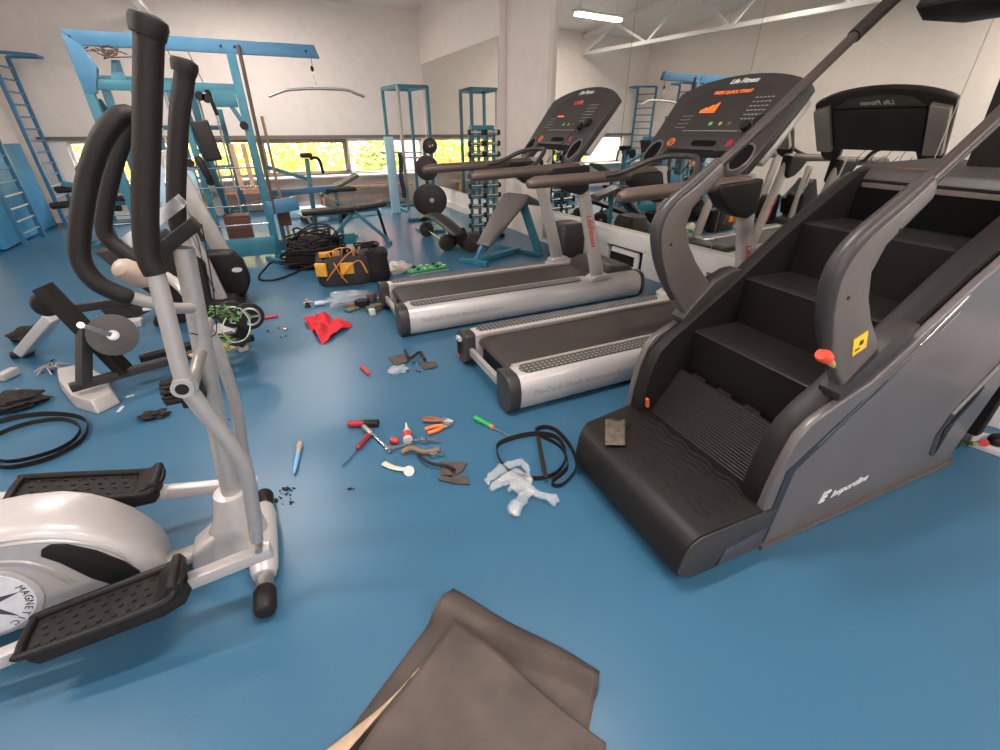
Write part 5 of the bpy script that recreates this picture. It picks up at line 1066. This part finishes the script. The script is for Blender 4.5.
# right edge: white electronics board and carton
rb = thing('white_control_box', 'white control box with red button on the floor at the right edge', 'control box', G(982, 446, 0), 0)
pp = [G(*p, 0) - G(982, 446, 0) for p in ((968, 440), (975, 436), (1010, 444), (1012, 462), (990, 454), (968, 446))]
MB().prism([(p.x, p.y) for p in pp], 0, .035, 'z').build('housing', whitep, rb, bevel=.006)
MB().cyl(G(984, 443, .035) - G(982, 446, 0), G(984, 443, .05) - G(982, 446, 0), .02, 16).build('red_button', redm, rb); MB().ball(G(998, 440, .06) - G(982, 446, 0), .05, .04, .035).build('black_dial', blackp, rb); MB().tube([G(964, 440, .02) - G(982, 446, 0), G(974, 444, .04) - G(982, 446, 0)], .012, 8, round_ends=True).build('green_plug', mat('olive_green', (.15, .2, .05), .5), rb)
tag(MB().box(G(1000, 402, .08) + Vector((-.13, -.02, 0)), (.14, .12, .16), Matrix.Rotation(R(20), 3, 'Z')).build('white_carton', whitep, bevel=.004), 'white carton standing at the right edge behind the climber', 'carton')
tag(MB().beam(G(978, 416, .006), G(1010, 417, .006), .02, .012).build('white_strip', whitep), 'thin white strip on the floor at the right edge', 'strip')

# ------------------------------------------------------------------ folded rubber mat in the foreground
fmz = thing('folded_rubber_mat', 'brown folded rubber treadmill belt in the bottom foreground', 'rubber mat')
A, B_, C_, D_ = G(453, 589, .03), G(600, 670, .03), G(560, 800, .0), G(300, 800, .0)
def lower(a, b_):
    p = A.lerp(B_, a); q = D_.lerp(G(575, 800, 0), a); r = p.lerp(q, b_); h = .030 + .05 * math.exp(-((b_ - .06) / .10) ** 2) * 0
    edge = .055 * math.sin(min(1, b_ / .22) * math.pi) * (1 - .25 * a); wv = .008 * math.sin(a * 9 + 1) * (1 - b_)
    return Vector((r.x, r.y, .008 + edge + wv + (.015 if b_ < .02 else 0)))
MB().grid(lower, 24, 24).build('lower_fold', brownrub, fmz, solid=.006)
P0, P1, P2, P3 = G(455, 620, .105), G(607, 741, .085), G(598, 830, .03), G(330, 790, .03)
def upper(a, b_):
    p = P0.lerp(P1, a); q = P3.lerp(P2, a); r = p.lerp(q, b_); 
    z_ = r.z + .030 * math.sin(a * math.pi) * math.sin(min(1, b_ * 1.3) * math.pi) + .012 * math.sin(a * 6 + b_ * 3)
    return Vector((r.x, r.y, z_ - .01 * a))
MB().grid(upper, 26, 26).build('upper_fold', brownrub, fmz, solid=.006)
def inner(a, b_):
    p = G(419, 668, .095).lerp(G(340, 760, .04), a); q = G(405, 690, .055).lerp(G(300, 770, .02), a); return p.lerp(q, b_)
MB().grid(inner, 10, 4).build('tan_underside', tan, fmz, solid=.003)

# ------------------------------------------------------------------ outside the windows
struct(MB().box((0, 26, -.35), (60, 28, .1)).build('ground_outside', mat('pale_paving', (.55, .5, .45), .8)))
def bush(x, y, w_, h_, lab, seed, m):
    t = thing('garden_bush', lab, 'bush', (x, y, -.3), 0, 'yellow green bushes outside the windows'); rnd = random.Random(seed)
    cr = MB()
    for k in range(1500):
        a_ = rnd.uniform(0, 6.28); th = math.acos(rnd.uniform(-.7, 1)); rr = rnd.uniform(.75, 1.05)
        p = Vector((w_ * rr * math.sin(th) * math.cos(a_), .7 * rr * math.sin(th) * math.sin(a_), h_ * .55 + h_ * .5 * rr * math.cos(th)))
        d = Vector((rnd.uniform(-1, 1), rnd.uniform(-1, 1), rnd.uniform(-1, 1))).normalized() * rnd.uniform(.05, .10); s_ = d.orthogonal().normalized() * .05
        cr._f([cr.bm.verts.new(q) for q in (p - d, p + s_, p + d, p - s_)])
    cr.build('foliage', m, t); MB().tube([(0, 0, 0), (0, 0, h_ * .6)], .06, 8).build('trunk', woodm, t)
lf1 = mat('leaf_yellow', (.75, .68, .12), .6, noise_amt=.3, scale=3); lf2 = mat('leaf_lime', (.42, .52, .12), .6, noise_amt=.35, scale=3)
for i, (x, y, w_, h_, lab, m) in enumerate(((-3.1, 14, 1.0, 2.0, 'yellow bush seen through the leftmost window', lf1), (-.9, 14.2, 1.0, 2.2, 'yellow green bush beyond the window behind the tower', lf1), (1.3, 13.9, 1.0, 2.1, 'lime bush filling the middle window', lf1), (3.2, 14.6, .65, 1.5, 'small yellow bush before the pink house', lf2), (5.4, 14.2, 1.1, 2.3, 'yellow green bush seen only at the mirror end', lf1), (.2, 16.4, 1.7, 2.9, 'taller lime bush behind the others', lf2))):
    bush(x, y, w_, h_, lab, 40 + i, m)
hs = thing('pink_house', 'pale pink house outside the right window', 'house', (5.4, 19, -.3)); MB().box((0, 0, 1.6), (4.5, 3, 3.2)).build('wall', mat('pink_render', (.72, .42, .42), .8), hs); MB().prism([(-2.5, 3.2), (2.5, 3.2), (0, 4.3)], -1.7, 1.7, 'v').build('roof', mat('roof_tile', (.5, .25, .18), .8), hs)
for x in (-1.4, 0, 1.4): MB().box((x, -1.52, 1.3), (.7, .06, .9)).build('window', whitep, hs)
